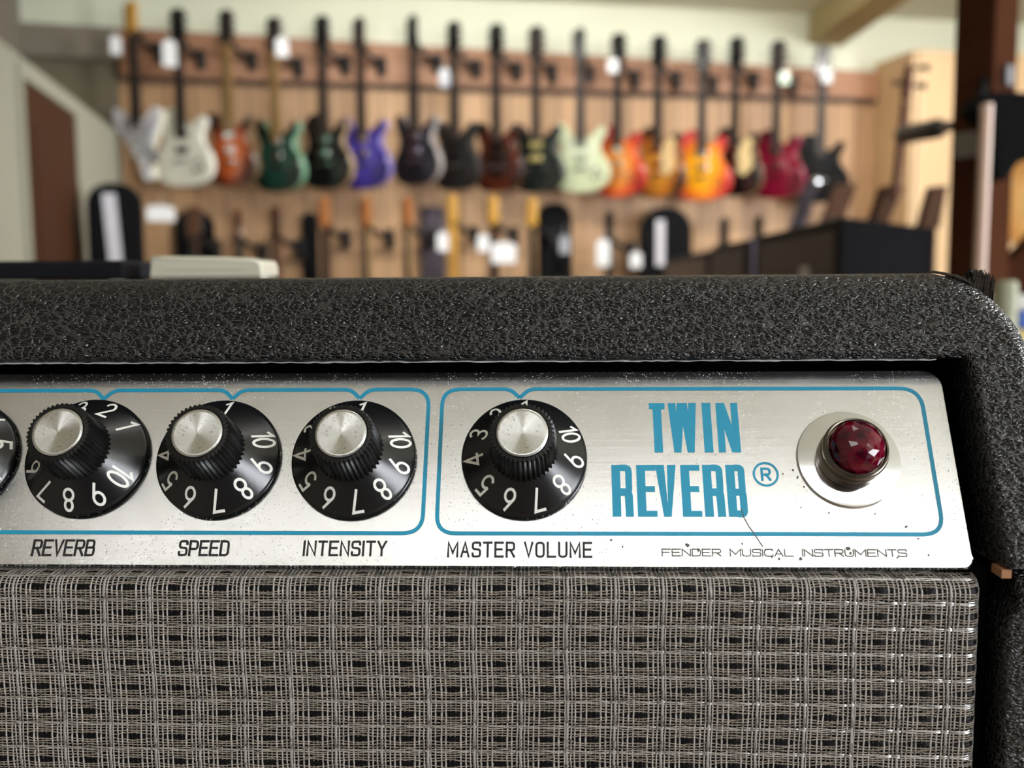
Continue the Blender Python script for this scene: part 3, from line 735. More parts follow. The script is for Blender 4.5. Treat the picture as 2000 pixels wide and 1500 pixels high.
# the part of the cloth beyond the close-up keeps its colour but not its single threads
xl = X0+(NI0)*CW; zb = Z0-NJ1*RH
def patch(x0, x1, z0, z1):
    return [np.array([A((x0, YG, z0)), A((x1, YG, z0)), A((x1, YG, z1)), A((x0, YG, z1))])]
ext = patch(XIL+.012, xl, -.485, -.0640) + patch(xl, XA, -.485, zb)
for e in ext:
    quads = np.concatenate([quads, np.array([[0, 1, 2, 3]])+len(verts)]); verts = np.concatenate([verts, e]); mi = np.append(mi, 6)
grille = quadmesh('grille_cloth', verts, quads, [M['thread_v'], M['thread_f'], M['thread_d'], M['thread_h'], M['thread_s'], M['thread_b'], M['cloth']], amp, True, mi)
grille['label'] = 'woven silver and black sparkle grille cloth'
gx = np.concatenate([np.linspace(XIL+.012, XA, 30), np.linspace(XA, XA+RXA*PI/2, 8)[1:], [XA+.012]]); gs = np.concatenate([[-.485, -.3, -.15, ZA], np.linspace(ZA, ZA+RA*PI/2, 8)[1:], [ZA+.013]])
GX, GS = np.meshgrid(gx, gs, indexing='ij'); gv = gmap(GX, GS, np.full(GX.shape, -.00035)).reshape(-1, 3)
gi = np.arange(len(gx)*len(gs)).reshape(len(gx), len(gs))
gq = np.stack([gi[:-1, :-1], gi[1:, :-1], gi[1:, 1:], gi[:-1, 1:]], -1).reshape(-1, 4)
quadmesh('baffle_board', gv, gq, M['cavity'], amp)

# ---- table under the amplifier
TB = base[2]
tb = thing('work_table', 'sturdy dark wooden table carrying the black guitar amplifier', 'table', (base[0], base[1], 0), PSI)
M['darkwood'] = plain('dark_stained_wood', srgb(62, 42, 32), 0.45, var=0.25, scale=12)
b = MB(); b.box(-.40, .40, -.17, .24, TB-.04, TB-.0003); b.build('tabletop', M['darkwood'], tb, bevel=.004)
for x in (-.36, .36):
    for y in (-.13, .20): b = MB(); b.box(x-.03, x+.03, y-.03, y+.03, 0, TB-.04); b.build('leg', M['darkwood'], tb, bevel=.003)

# ================================================================== THE ROOM
M['cream'] = plain('cream_plaster', srgb(214, 216, 194), 0.9, var=0.03, scale=3)
M['ceil'] = plain('ceiling_plaster', srgb(222, 222, 204), 0.9, var=0.03, scale=2)
M['grey'] = plain('grey_green_plaster', srgb(152, 150, 134), 0.9, var=0.05, scale=2)
M['olive'] = plain('olive_beam_paint', srgb(158, 142, 98), 0.8, var=0.06, scale=2)
M['shade'] = plain('shaded_wall_paint', srgb(104, 96, 78), 0.9, var=.05, scale=2)  # shadow on the upper left back wall, put into its colour
M['greyband'] = plain('grey_valance_paint', srgb(122, 114, 100), 0.8, var=0.06, scale=2)
M['planks'] = mat_planks('wall_planks', srgb(130, 96, 66), srgb(196, 156, 114), 0.15)
M['planks_r'] = mat_planks('right_planks', srgb(188, 156, 116), srgb(208, 176, 134), 0.3)
M['valance'] = plain('reddish_valance_board', srgb(150, 106, 76), 0.55, var=0.18, scale=4)
M['gap'] = plain('painted_shadow_line', srgb(70, 50, 36), 0.7, var=0.1)  # shadow line under the valance, painted as a dark strip
M['darkwall'] = mat_planks('dark_brown_planks', srgb(46, 42, 40), srgb(66, 61, 58), 0.15)
M['floor'] = mat_planks('floor_boards', srgb(130, 112, 92), srgb(160, 140, 116), 0.12)
M['door'] = plain('dark_brown_door', srgb(64, 36, 18), 0.6, var=0.2, scale=6, spec=.2)
M['white'] = plain('white_plastic', srgb(225, 225, 225), 0.4, var=0.04)
def rbox(name, a0, a1, b0, b1, z0, z1, mat, parent=None):
    """box in room axes with its own origin"""
    c = room((a0+a1)/2, (b0+b1)/2, z0); mb = MB(); mb.box(-(a1-a0)/2, (a1-a0)/2, -(b1-b0)/2, (b1-b0)/2, 0, z1-z0)
    o = mb.build(name, mat); o.location = c; o.rotation_euler = (0, 0, RY); return o
def multi(name, boxes, mat):
    mb = MB()
    for a0, a1, b0, b1, z0, z1 in boxes: mb.box(a0, a1, b0, b1, z0, z1)
    o = mb.build(name, mat); o.rotation_euler = (0, 0, RY); return struct(o)
AL, AR, BR, ZC = -1.48, 5.2, -3.2, 2.9
struct(rbox('floor', AL-.1, AR+.1, BR-.1, BW+.1, -0.1, 0.0, M['floor']))
struct(rbox('ceiling', AL-.1, AR+.1, BR-.1, BW+.1, ZC, ZC+.1, M['ceil']))
multi('wall_back', [(-.99, 3.62, BW, BW+.1, 0, 2.50)], M['planks'])
multi('wall_back_upper', [(AL, AR, BW+.005, BW+.1, 2.45, ZC)], M['cream'])
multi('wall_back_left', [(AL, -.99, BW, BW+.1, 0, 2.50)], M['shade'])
def valance(name, a0, a1, tl, tr, bl, br, t, mat):
    """board on the guitar wall between two photographed top and bottom points, each given as (a, z)"""
    lin = lambda p, q, a_: p[1] + (q[1]-p[1])*(a_-p[0])/(q[0]-p[0])
    v = []
    for y in (BW-t, BW-.0005): v += [(a0, y, lin(bl, br, a0)), (a1, y, lin(bl, br, a1)), (a1, y, lin(tl, tr, a1)), (a0, y, lin(tl, tr, a0))]
    mb = MB(); mb.add(v, [(0, 1, 2, 3), (7, 6, 5, 4), (0, 4, 5, 1), (1, 5, 6, 2), (2, 6, 7, 3), (3, 7, 4, 0)]); o = mb.build(name, mat); o.rotation_euler = (0, 0, RY); return struct(o)
def az(px, py): p = at_b(px, py, BW-.05); return (p @ E1, p[2])
TL, TR, BL, BR_ = az(300, 58), az(1600, 134), az(345, 150), az(1600, 188)
dn = lambda p, h: (p[0], p[1]-h)
valance('trim_1', -.97, 3.576, TL, TR, BL, BR_, .05, M['valance'])
valance('trim_shadow', -.97, 3.576, dn(BL, -.002), dn(BR_, -.002), dn(BL, .03), dn(BR_, .03), .03, M['gap'])
valance('trim_2', AL, -.97, TL, TR, dn(TL, .17), dn(TR, .17), .05, M['greyband'])
multi('wall_left', [(AL+.02, -.99, 2.6, BW, 0, 2.08)], M['grey'])
multi('wall_left_upper', [(AL-.1, AL, BR, BW, 0, ZC)], M['greyband'])
multi('wall_right_jog', [(3.576, AR, 5.68, BW, 0, 2.61)], M['planks_r'])
# ceiling beam running from the guitar wall towards the front
x0 = at_b(1580, 97, 6.09)
mb = MB(); pts = [(x0[0], x0[1]+.02), (x0[0]+.02, 1.2), (x0[0]+.24, 1.2), (x0[0]+.22, x0[1]+.06)]; n = 4
mb.add([(p[0], p[1], z) for z in (2.715, ZC-.001) for p in pts], [tuple(range(n)), tuple(range(2*n-1, n-1, -1))] + [(i, (i+1) % n, n+(i+1) % n, n+i) for i in range(n)])
struct(mb.build('ceiling_beam', M['olive']))
# rear and right walls with their window openings
def win_wall(name, horiz, pos, lo, hi, wlo, whi, z0, z1, mat):
    t = .12; bs = []
    for (c0, c1, za, zb2) in ((lo, wlo, 0, ZC), (whi, hi, 0, ZC), (wlo, whi, 0, z0), (wlo, whi, z1, ZC)):
        bs.append((c0, c1, pos-t, pos, za, zb2) if horiz else (pos, pos+t, c0, c1, za, zb2))
    multi(name, bs, mat)
win_wall('wall_rear', True, BR, AL, AR, 1.4, 3.8, 1.0, 2.5, M['darkwall'])
win_wall('wall_right', False, AR, BR, BW, -.2, 2.0, 1.0, 2.5, M['darkwall'])
M['glass'] = bpy.data.materials.new('window_glass'); M['glass'].use_nodes = True
_p = M['glass'].node_tree.nodes['Principled BSDF']; _p.inputs['Transmission Weight'].default_value = 1; _p.inputs['Roughness'].default_value = 0.0; _p.inputs['IOR'].default_value = 1.45
def window(name, horiz, pos, w0, w1, z0, z1):
    mb = MB(); f = .05
    def bx(c0, c1, za, zb2, t0, t1): mb.box(*( (c0, c1, pos+t0, pos+t1) if horiz else (pos+t0, pos+t1, c0, c1)), za, zb2)
    s = -1 if horiz else 1; t0, t1 = sorted((s*.02, s*.09))
    bx(w0, w1, z0, z0+f, t0, t1); bx(w0, w1, z1-f, z1, t0, t1); bx(w0, w0+f, z0+f, z1-f, t0, t1); bx(w1-f, w1, z0+f, z1-f, t0, t1); m_ = (w0+w1)/2; bx(m_-.03, m_+.03, z0+f, z1-f, t0, t1)
    o = struct(mb.build(name, M['white'])); o.rotation_euler = (0, 0, RY)
    mb = MB(); t0, t1 = sorted((s*.05, s*.054)); bx(w0+f, w1-f, z0+f, z1-f, t0, t1); mb.build('window_pane', M['glass'], o)
window('window_1', True, BR, 1.4, 3.8, 1.0, 2.5); window('window_2', False, AR, -.2, 2.0, 1.0, 2.5)
# the door in the left partition
dr = MB(); dr.box(0, .012, 0, .86, 0, 2.0); d1 = struct(dr.build('door_1', M['door'])); d1.location = room(-.995, 4.02, 0); d1.rotation_euler = (0, 0, RY)
mb = MB()
for (y0, y1, z0, z1) in ((.12, .74, .2, .9), (.12, .74, 1.05, 1.85)): mb.box(.010, .018, y0, y1, z0, z1)
mb.build('door_panel', M['door'], d1)
mb = MB(); mb.tube([(.03, .73, 1.0), (.08, .73, 1.0)], .012, 12); mb.lathe([(.005, 0), (.025, .005), (.028, .02), (.015, .035)], 16, xf=lambda p: (.075+p[2], .73+p[0], 1.0+p[1])); mb.build('door_knob', M['brass'], d1, True)
fr = MB(); fr.box(0, .015, -.05, 0, 0, 2.05); fr.box(0, .015, .86, .91, 0, 2.05); fr.box(0, .015, 0, .86, 2.0, 2.05); fo = struct(fr.build('door_frame', M['grey'])); fo.location = room(-.99, 4.02, 0); fo.rotation_euler = (0, 0, RY)
# ceiling lights: long tube fittings behind the photographer; overhead and hooded ones are added
M['tube'] = mat_emit('lamp_diffuser', (1.0, 0.99, 0.97, 1), TUBE); M['tube_wall'] = mat_emit('added_wall_light', (1.0, 0.97, 0.92, 1), ADDED_WALL)
M['fitting'] = plain('white_enamel', srgb(230, 230, 228), 0.4, var=0.02)
def fitting(x, y, rz, L, label, W=.10, z=ZC, mat='tube', hood=False):
    t = thing('ceiling_light', label, 'light', (x, y, z), rz, 'tube lights on the ceiling')
    mb = MB(); mb.box(-L/2-.02, L/2+.02, -W/2-.02, W/2+.02, -.05, 0); mb.build('lamp_body', M['fitting'], t, bevel=.008)
    if hood:
        mb = MB(); mb.box(-L/2-.02, L/2+.02, -W/2-.035, -W/2-.02, -.22, -.002); mb.box(-L/2-.04, -L/2-.02, -W/2-.035, W/2+.02, -.22, -.002); mb.box(L/2+.02, L/2+.04, -W/2-.035, W/2+.02, -.22, -.002); mb.build('added_hood', M['fitting'], t)  # hood added to keep the wall light off the amplifier
    mb = MB(); mb.box(-L/2, L/2, -W/2, W/2, -.14 if hood else -.072, -.0505); mb.build('lamp_diffuser', M[mat], t, bevel=.01)
_r = lambda a, b: room(a, b, 0)[:2]
LIGHTS = [(0.5, -1.40, PSI, 4.0, .07, ZC, 'tube', False, 'slim white tube light on the ceiling just behind the camera'),
          (1.3, -1.78, PSI, 3.4, .14, ZC, 'tube', False, 'wide white tube light on the ceiling, furthest behind the camera'),
          (0.9, 0.35, PSI, 1.8, .09, ZC, 'tube', False, 'added white tube light on the ceiling right above the amplifier'),  # lamp added overhead to bring highlights onto the tolex
          (*_r(2.75, 4.4), RY, 1.9, .16, ZC, 'tube_wall', True, 'added hooded wall light before the right half of the guitar wall'),  # hooded lights added to brighten the guitar wall
          (*_r(0.65, 4.4), RY, 1.5, .14, ZC, 'tube_wall', True, 'added hooded wall light before the left half of the guitar wall'),
          (*_r(4.35, 3.9), RY, 0.6, .13, ZC, 'tube_wall', True, 'short added hooded wall light before the pale right wood wall')]
for (x, y, rz, L, W, zl, ml, hd_, lb) in LIGHTS: fitting(x, y, rz, L, lb, W, zl, ml, hd_)

# ================================================================== GUITARS
def smooth_closed(pts, n=6):
    out = []; L = len(pts)
    for i in range(L):
        p0, p1, p2, p3 = (np.array(pts[(i+k) % L], float) for k in (-1, 0, 1, 2))
        for k in range(n):
            t = k/n; out.append(tuple(.5*((2*p1) + (p2-p0)*t + (2*p0-5*p1+4*p2-p3)*t*t + (3*p1-p0-3*p2+p3)*t**3)))
    return out
BODY = {
 'wedge': [(.03, .0), (.075, .005), (.085, .04), (.07, .11), (.085, .19), (.12, .27), (.145, .34), (.135, .385), (.10, .40), (.06, .365), (.028, .335), (-.028, .335), (-.07, .37), (-.12, .405), (-.145, .385), (-.135, .32), (-.09, .24), (-.04, .17), (.0, .09)],
 'single': [(0, 0), (.085, .008), (.145, .05), (.165, .115), (.152, .18), (.118, .235), (.106, .275), (.122, .325), (.135, .36), (.118, .388), (.085, .372), (.055, .338), (.028, .34), (-.028, .425), (-.07, .438), (-.115, .412), (-.132, .36), (-.115, .305), (-.108, .26), (-.135, .205), (-.165, .125), (-.148, .05), (-.085, .008)],
 'double': [(0, 0), (.085, .012), (.142, .055), (.16, .12), (.142, .19), (.108, .25), (.108, .30), (.134, .352), (.134, .384), (.112, .392), (.075, .355), (.028, .325), (-.028, .325), (-.062, .365), (-.092, .412), (-.122, .424), (-.142, .402), (-.135, .345), (-.112, .285), (-.118, .23), (-.16, .14), (-.15, .06), (-.09, .01)],
 'offset': [(.02, 0), (.10, .0), (.15, .045), (.155, .11), (.12, .18), (.095, .24), (.105, .30), (.13, .37), (.12, .405), (.09, .39), (.06, .34), (.028, .33), (-.028, .33), (-.06, .37), (-.10, .43), (-.14, .43), (-.145, .38), (-.11, .30), (-.09, .23), (-.11, .16), (-.12, .09), (-.07, .03)],
}
GM = {}
def col(name, rgb, rough=.22, coat=.3):
    if name not in GM: GM[name] = plain(name, srgb(*rgb), rough, var=.05, coat=coat)
    return GM[name]
DARKN, MAPLE, ROSE, TAN = col('dark_neck_wood', (38, 30, 26), .6, 0), col('maple_wood', (214, 162, 74)), col('rosewood', (92, 58, 40)), col('tan_neck_wood', (130, 104, 66))
DTN = col('dark_tuner_metal', (70, 66, 64), .5, 0); CHR = M['chrome']; BLK = col('black_lacquer', (16, 16, 18))
def guitar(label, cat_group, loc, rz, body, face, side, neck, head, headtype='both', guard=None, pick=None, scale=1.0, pickups=True, toplabel=None):
    t = thing('electric_guitar', label, 'guitar', loc, rz, cat_group); t.scale = (scale*1.12, scale*1.15, scale)
    bo = MB(); ol = smooth_closed(BODY[body]); bo.prism(ol, -.0, .045, 0, 1, bev=.004); bo.build('body', [face, side], t, True)
    nk = MB(); v = []
    for z, w in ((.335, .029), (.80, .0215)):
        v += [(-w, -.008, z), (w, -.008, z), (w*.75, .014, z), (-w*.75, .014, z)]
    nk.add(v, [(0, 1, 5, 4), (1, 2, 6, 5), (2, 3, 7, 6), (3, 0, 4, 7), (3, 2, 1, 0), (4, 5, 6, 7)]); nk.build('neck', neck, t)
    fb = MB(); v = []
    for z, w in ((.30, .0285), (.80, .021)): v += [(-w, -.013, z), (w, -.013, z), (w, -.0078, z), (-w, -.0078, z)]
    fb.add(v, [(0, 1, 5, 4), (1, 2, 6, 5), (2, 3, 7, 6), (3, 0, 4, 7), (3, 2, 1, 0), (4, 5, 6, 7)]); fb.build('fretboard', neck if neck in (MAPLE, TAN) else DARKN, t)
    hd = MB()
    if headtype == 'both': ho = [(-.022, .797), (.022, .797), (.040, .84), (.036, .93), (.042, .968), (.012, .985), (0, .975), (-.012, .985), (-.042, .968), (-.036, .93), (-.040, .84)]; pegs = [(s*.048, .85+.04*k) for s in (-1, 1) for k in range(3)]
    else: ho = [(-.022, .797), (.022, .797), (.028, .83), (.022, .87), (.026, .955), (.010, .985), (-.022, .975), (-.034, .95), (-.036, .84)]; pegs = [(-.046, .835+.024*k) for k in range(6)]
    hd.prism(ho, -.006, .012, bev=.002); h = hd.build('headstock', head, t)
    pm = None
    for (x, z) in pegs:
        if pm is None: mb = MB(); mb.lathe([(.003, -.010), (.0075, -.008), (.0075, .006), (.004, .010)], 10); pm = mb.build('tuning_peg', DTN, h, True); pm.location = (x, .006, z)
        else: q = pm.copy(); COL.objects.link(q); q.parent = h; q.location = (x, .006, z)
    if guard:
        g = MB(); go = smooth_closed([(.018, .30), (.02, .16), (.06, .13), (.105, .165), (.112, .22), (.098, .275), (.112, .33), (.085, .36), (.05, .325)], 4) if body == 'single' else smooth_closed([(-.02, .325), (-.075, .355) if body != 'single' else (-.03, .30), (-.09, .30) if body != 'single' else (.02, .20), (-.07, .23) if body != 'single' else (.07, .13), (.02, .16) if body != 'single' else (.105, .17), (.09, .09) if body != 'single' else (.095, .25), (.115, .13) if body != 'single' else (.06, .31), (.08, .22) if body != 'single' else (.03, .33), (.095, .34), (.05, .31)][:10 if body != 'single' else 8], 4)
        g.prism(go, -.003, .001, bev=.0006); g.build('pickguard', guard, t)
    if pickups:
        for z in (.285, .205):
            mb = MB(); mb.box(-.036, .036, -.009, .001, z-.018, z+.018); mb.build('pickup', pick or CHR, t, bevel=.003)
        mb = MB(); mb.box(-.042, .042, -.012, .001, .135, .150); mb.tube([(-.036, 0, .142), (-.036, -.014, .142)], .006, 8); mb.tube([(.036, 0, .142), (.036, -.014, .142)], .006, 8); mb.build('bridge', CHR, t)
        kk = None
        for (x, z) in ((.09, .14), (.115, .10), (.075, .085)):
            if kk is None: mb = MB(); mb.lathe([(.011, .001), (.011, -.008), (.008, -.013)], 14, xf=lambda p: (p[0], p[2], p[1])); kk = mb.build('control_dial', DARKN, t, True); kk.location = (x, 0, z)
            else: q = kk.copy(); COL.objects.link(q); q.parent = t; q.location = (x, 0, z)
    return t
HM = None
M['blackmetal'] = plain('black_hanger_metal', (0.012, 0.012, 0.013, 1), .5, var=.2)
def hanger(p_neck, label, group, rz):
    """wall hanger: arm from the wall to a padded yoke under the headstock; p_neck world point of the nut"""
    global HM
    t = thing('guitar_hanger', label, 'hanger', p_neck, rz, group)
    if HM is None:
        a = MB(); a.tube([(0, .05, .0), (0, .13, -.02), (0, .205, -.045)], [.014, .016, .018], 10); A_ = a.build('arm', M['blackmetal'], t, True)
        y = MB(); y.tube([(-.034, -.022, .022), (-.034, .012, .012), (-.026, .042, .004), (0, .05, .0), (.026, .042, .004), (.034, .012, .012), (.034, -.022, .022)], .009, 8); Y_ = y.build('yoke', M['blackmetal'], t, True)
        w = MB(); w.box(-.025, .025, .195, .225, -.10, .01); W_ = w.build('wall_plate', M['blackmetal'], t, bevel=.004); HM = (A_, Y_, W_)
    else:
        for s in HM: q = s.copy(); COL.objects.link(q); q.parent = t
    return t
def facing(P_, phi):
    return math.atan2(-P_[0], P_[1]) - rad(phi)
TAGM = None
def price_tag(px, py, b_, w, h, label, group='price tags on the guitar wall', mat=None, rot=0.0):
    p = at_b(px, py, b_); s = abs(p @ E2)/F
    t = thing('price_tag', label, 'tag', p, facing(p, rot), group)
    W_, H_ = w*p[1]/F, h*p[1]/F; mb = MB()
    mb.prism([(-W_/2, -H_/2), (W_/2, -H_/2), (W_/2, H_*.38), (W_*.25, H_/2), (-W_*.25, H_/2), (-W_/2, H_*.38)], -.0008, .0008); mb.build('card', mat or M['white'], t)
    mb = MB(); mb.tube([(0, .0, H_/2), (.004, .004, H_/2+.03), (.0, .01, H_/2+.06)], .0012, 6); mb.build('string', M['white'], t); return t
def burst(n, a, b_, c): 
    if n not in GM: GM[n] = mat_burst(n, srgb(*a), srgb(*b_), srgb(*c))
    return GM[n]
UP = [  # x of body centre, y of body bottom, tilt away, body, face, side, neck, head, headtype, guard, pickup, label
 (272, 352, 38, 'wedge', col('white_lacquer', (226, 226, 232)), col('cream_edge', (220, 214, 190)), DARKN, MAPLE, 'inline', col('grey_guard', (170, 168, 176)), None, 'white angular tapering guitar with a natural maple headstock, leftmost in the upper row'),
 (359, 364, 34, 'single', col('ivory_lacquer', (222, 222, 208)), col('ivory_edge', (226, 226, 214)), DARKN, BLK, 'both', None, BLK, 'plump ivory white single cutaway guitar with black headstock, upper row'),
 (452, 364, 40, 'double', burst('amber_burst', (206, 104, 52), (112, 46, 28), (36, 20, 16)), col('brown_edge', (104, 84, 60)), TAN, DARKN, 'both', None, None, 'red amber sunburst guitar with brown edge between the ivory and the green guitars'),
 (543, 375, 40, 'double', burst('green_stain', (34, 72, 62), (12, 46, 36), (8, 26, 22)), col('pale_green_edge', (110, 150, 122)), TAN, DARKN, 'both', None, None, 'dark green guitar with pale green edge in the upper row'),
 (636, 369, 38, 'single', col('black_gloss_face', (14, 14, 16)), col('natural_maple_edge', (150, 126, 92)), DARKN, BLK, 'both', None, None, 'black single cutaway guitar with natural wood edge beside the violet guitar'),
 (710, 369, 34, 'double', burst('violet_stain', (72, 62, 150), (48, 38, 120), (30, 22, 84)), col('lavender_edge', (124, 112, 176)), ROSE, DARKN, 'inline', None, None, 'violet blue double cutaway guitar in the upper row'),
 (812, 362, 42, 'double', col('black_satin_face', (22, 22, 26), .3), col('silver_grey_edge', (150, 142, 140)), DARKN, BLK, 'inline', None, CHR, 'black guitar with silver grey edge just right of the violet guitar'),
 (889, 372, 42, 'double', col('matt_black_face', (18, 17, 18), .5, 0), col('matt_black_edge', (24, 22, 22), .5, 0), DARKN, BLK, 'both', None, BLK, 'all black matt guitar between the grey edged one and the dark red brown one'),
 (971, 374, 36, 'double', burst('walnut_burst', (44, 26, 20), (86, 36, 22), (26, 12, 10)), col('walnut_edge', (50, 26, 20)), DARKN, BLK, 'both', None, BLK, 'very dark red brown sunburst guitar in the middle of the upper row'),
 (1048, 376, 28, 'double', col('black_green_lacquer', (26, 32, 30)), col('black_green_edge', (40, 46, 46)), ROSE, DARKN, 'both', None, col('cream_pickup', (170, 156, 100)), 'blackish green guitar with one cream pickup, left of the pale green guitar'),
 (1134, 376, 16, 'double', col('surf_green', (190, 198, 162)), col('surf_green_edge', (206, 212, 182)), DARKN, BLK, 'inline', col('mint_guard', (200, 206, 176)), col('grey_pickup', (120, 126, 112)), 'pale surf green double cutaway guitar in the upper row'),
 (1206, 385, 30, 'single', burst('cherry_burst', (222, 142, 66), (212, 84, 40), (150, 28, 34)), col('cherry_edge', (176, 66, 50)), DARKN, BLK, 'both', None, CHR, 'cherry sunburst single cutaway guitar right beside the pale green guitar'),
 (1284, 386, 32, 'single', burst('tobacco_burst', (206, 140, 50), (180, 108, 36), (40, 24, 18)), col('tobacco_edge', (80, 52, 32)), DARKN, BLK, 'both', col('cream_guard', (222, 196, 142)), CHR, 'tobacco brown sunburst guitar between the two cherry sunburst guitars'),
 (1370, 391, 18, 'single', burst('honey_burst', (240, 168, 30), (232, 120, 34), (176, 34, 40)), col('red_edge', (196, 70, 50)), DARKN, BLK, 'both', None, CHR, 'bright orange and red sunburst guitar, the widest of the sunbursts'),
 (1434, 384, 32, 'single', col('black_gloss_top', (18, 16, 16)), col('black_brown_edge', (90, 74, 54)), DARKN, BLK, 'both', col('big_cream_guard', (226, 206, 150)), CHR, 'black guitar with a cream pickguard left of the dark red guitar'),
 (1514, 388, 26, 'single', burst('wine_red', (120, 20, 44), (110, 10, 36), (74, 6, 26)), col('wine_edge', (150, 40, 70)), DARKN, DARKN, 'both', None, CHR, 'dark wine red guitar, second from the right in the upper row'),
 (1600, 396, 2, 'single', col('ebony_face', (15, 15, 17), .3, .05), col('ebony_edge', (30, 30, 32)), DARKN, BLK, 'both', None, BLK, 'glossy black guitar at the right end of the upper row'),
]
UPS = ['leftmost white angular guitar', 'plump ivory white guitar', 'red amber sunburst guitar', 'dark green guitar', 'black guitar with natural wood edge', 'violet blue guitar', 'black guitar with silver grey edge', 'matt all black guitar', 'dark red brown sunburst guitar', 'blackish green guitar', 'pale surf green guitar', 'left cherry sunburst guitar', 'tobacco brown sunburst guitar', 'wide orange and red sunburst guitar', 'black guitar with cream pickguard', 'wine red guitar', 'glossy black guitar at the right end']
LOWS = ['reddish brown neck by the left black gig bag', 'thin dark neck under the red amber guitar', 'faint brown neck under the green guitar', 'red brown neck by the narrow black gig bag', 'orange brown head under the violet guitar', 'orange brown head by the grey gig bag', 'yellow maple head next to the grey gig bag', 'yellow maple head above the big white tag', 'yellow maple head by the wide black gig bag', 'narrow black head above the long white tag', 'small dark head behind the brown amplifier', 'small black head behind the black amplifier']
for n_ in ('ebony_face',): GM[n_].node_tree.nodes['Principled BSDF'].inputs['Specular IOR Level'].default_value = .15
BG = BW-.235
for i, (px, py, phi, body, face, side, neck, head, ht, guard, pick, lab) in enumerate(UP):
    p = at_b(px, py, BG); rz = facing(p, phi)
    guitar(lab, 'guitars in the upper row', p, rz, body, face, side, neck, head, ht, guard, pick, .952)
    hanger(p+np.array([0, 0, .752]), 'black wall hanger holding the ' + UPS[i], 'hangers in the upper row', facing(p, min(phi, 40)))
GT = col('grey_tag', (150, 152, 158)); GRT = col('mint_tag', (176, 196, 170))
for px, py, w, h, lab, mt in ((226, 88, 20, 34, 'white price tag at the headstock of the leftmost white guitar', None), (331, 104, 26, 50, 'larger white price tag on the neck of the ivory guitar', None), (551, 92, 24, 36, 'white price tag beside the headstock of the green guitar', None), (868, 152, 20, 34, 'grey price tag on the neck of the matt black guitar', GT), (1197, 128, 20, 26, 'small white price tag above the left cherry sunburst guitar', None), (1533, 152, 18, 24, 'pale green price tag beside the wine red guitar neck', GRT), (1616, 148, 18, 26, 'small white price tag beside the neck of the glossy black guitar', None)):
    price_tag(px, py, BG-.05, w, h, lab, mat=mt)
# ---- lower row: only the heads and necks show above the amplifier
ORG = col('orange_brown_wood', (176, 110, 60)); PALE = col('pale_neck_wood', (176, 142, 100))
LOW = [ # x, y of head top, phi, neck, head, headtype, label
 (376, 402, 35, ROSE, ROSE, 'both', 'guitar with reddish brown neck in front of the left black gig bag, lower row'),
 (464, 408, 60, DARKN, ROSE, 'inline', 'guitar with thin dark neck under the red amber guitar, lower row'),
 (536, 402, 60, ROSE, ROSE, 'both', 'guitar with faint brown neck under the green guitar, lower row'),
 (634, 384, 34, ROSE, ORG, 'inline', 'guitar with red brown neck beside the narrow black gig bag, lower row'),
 (714, 384, 50, PALE, ORG, 'inline', 'guitar with orange brown headstock under the violet guitar, lower row'),
 (795, 384, 50, PALE, ORG, 'inline', 'guitar with orange brown headstock beside the grey gig bag, lower row'),
 (885, 378, 35, MAPLE, MAPLE, 'inline', 'guitar with yellow maple headstock next to the grey gig bag, lower row'),
 (964, 380, 35, ROSE, MAPLE, 'inline', 'guitar with yellow maple headstock above the big white tag, lower row'),
 (1040, 384, 35, PALE, MAPLE, 'inline', 'guitar with yellow maple headstock touching the wide black gig bag, lower row'),
 (1190, 412, 55, DARKN, BLK, 'inline', 'guitar with narrow black headstock above the long white tag, lower row'),
 (1415, 424, 50, DARKN, DARKN, 'inline', 'guitar with small dark headstock behind the brown amplifier, lower row'),
 (1482, 420, 50, DARKN, BLK, 'inline', 'guitar with small black headstock behind the black amplifier, lower row'),
]
bodies = ['single', 'double', 'double', 'single', 'double', 'double', 'double', 'double', 'double', 'double', 'single', 'double']
for i, (px, py, phi, neck, head, ht, lab) in enumerate(LOW):
    p = at_b(px, py, BG+.02); p = p - np.array([0, 0, .938]); rz = facing(p, phi)
    guitar(lab, 'guitars in the lower row', p, rz, bodies[i], [BLK, UP[8][4], UP[2][4], UP[15][4]][i % 4], BLK, neck, head, ht, None, None, .952)
    hanger(p+np.array([0, 0, .752]), 'black wall hanger under the ' + LOWS[i], 'hangers in the lower row', facing(p, min(phi, 40)))
for px, py, w, h, lab in ((865, 472, 22, 36, 'white tag hanging left under the first yellow maple headstock'), (944, 475, 22, 32, 'white tag hanging left under the middle yellow maple headstock'), (984, 494, 48, 40, 'big roundish white tag right of the middle yellow maple headstock'), (1103, 478, 20, 34, 'grey tag hanging on the right of the wide black gig bag'), (1178, 494, 26, 52, 'long white tag under the narrow black headstock'), (1242, 508, 22, 30, 'small pale tag right of the long white tag'), (314, 417, 52, 30, 'wide white card on the wall at the left of the lower row')):
    price_tag(px, py, BG-.10, w, h, lab, 'tags in the lower row', GT if 'grey' in lab else None)
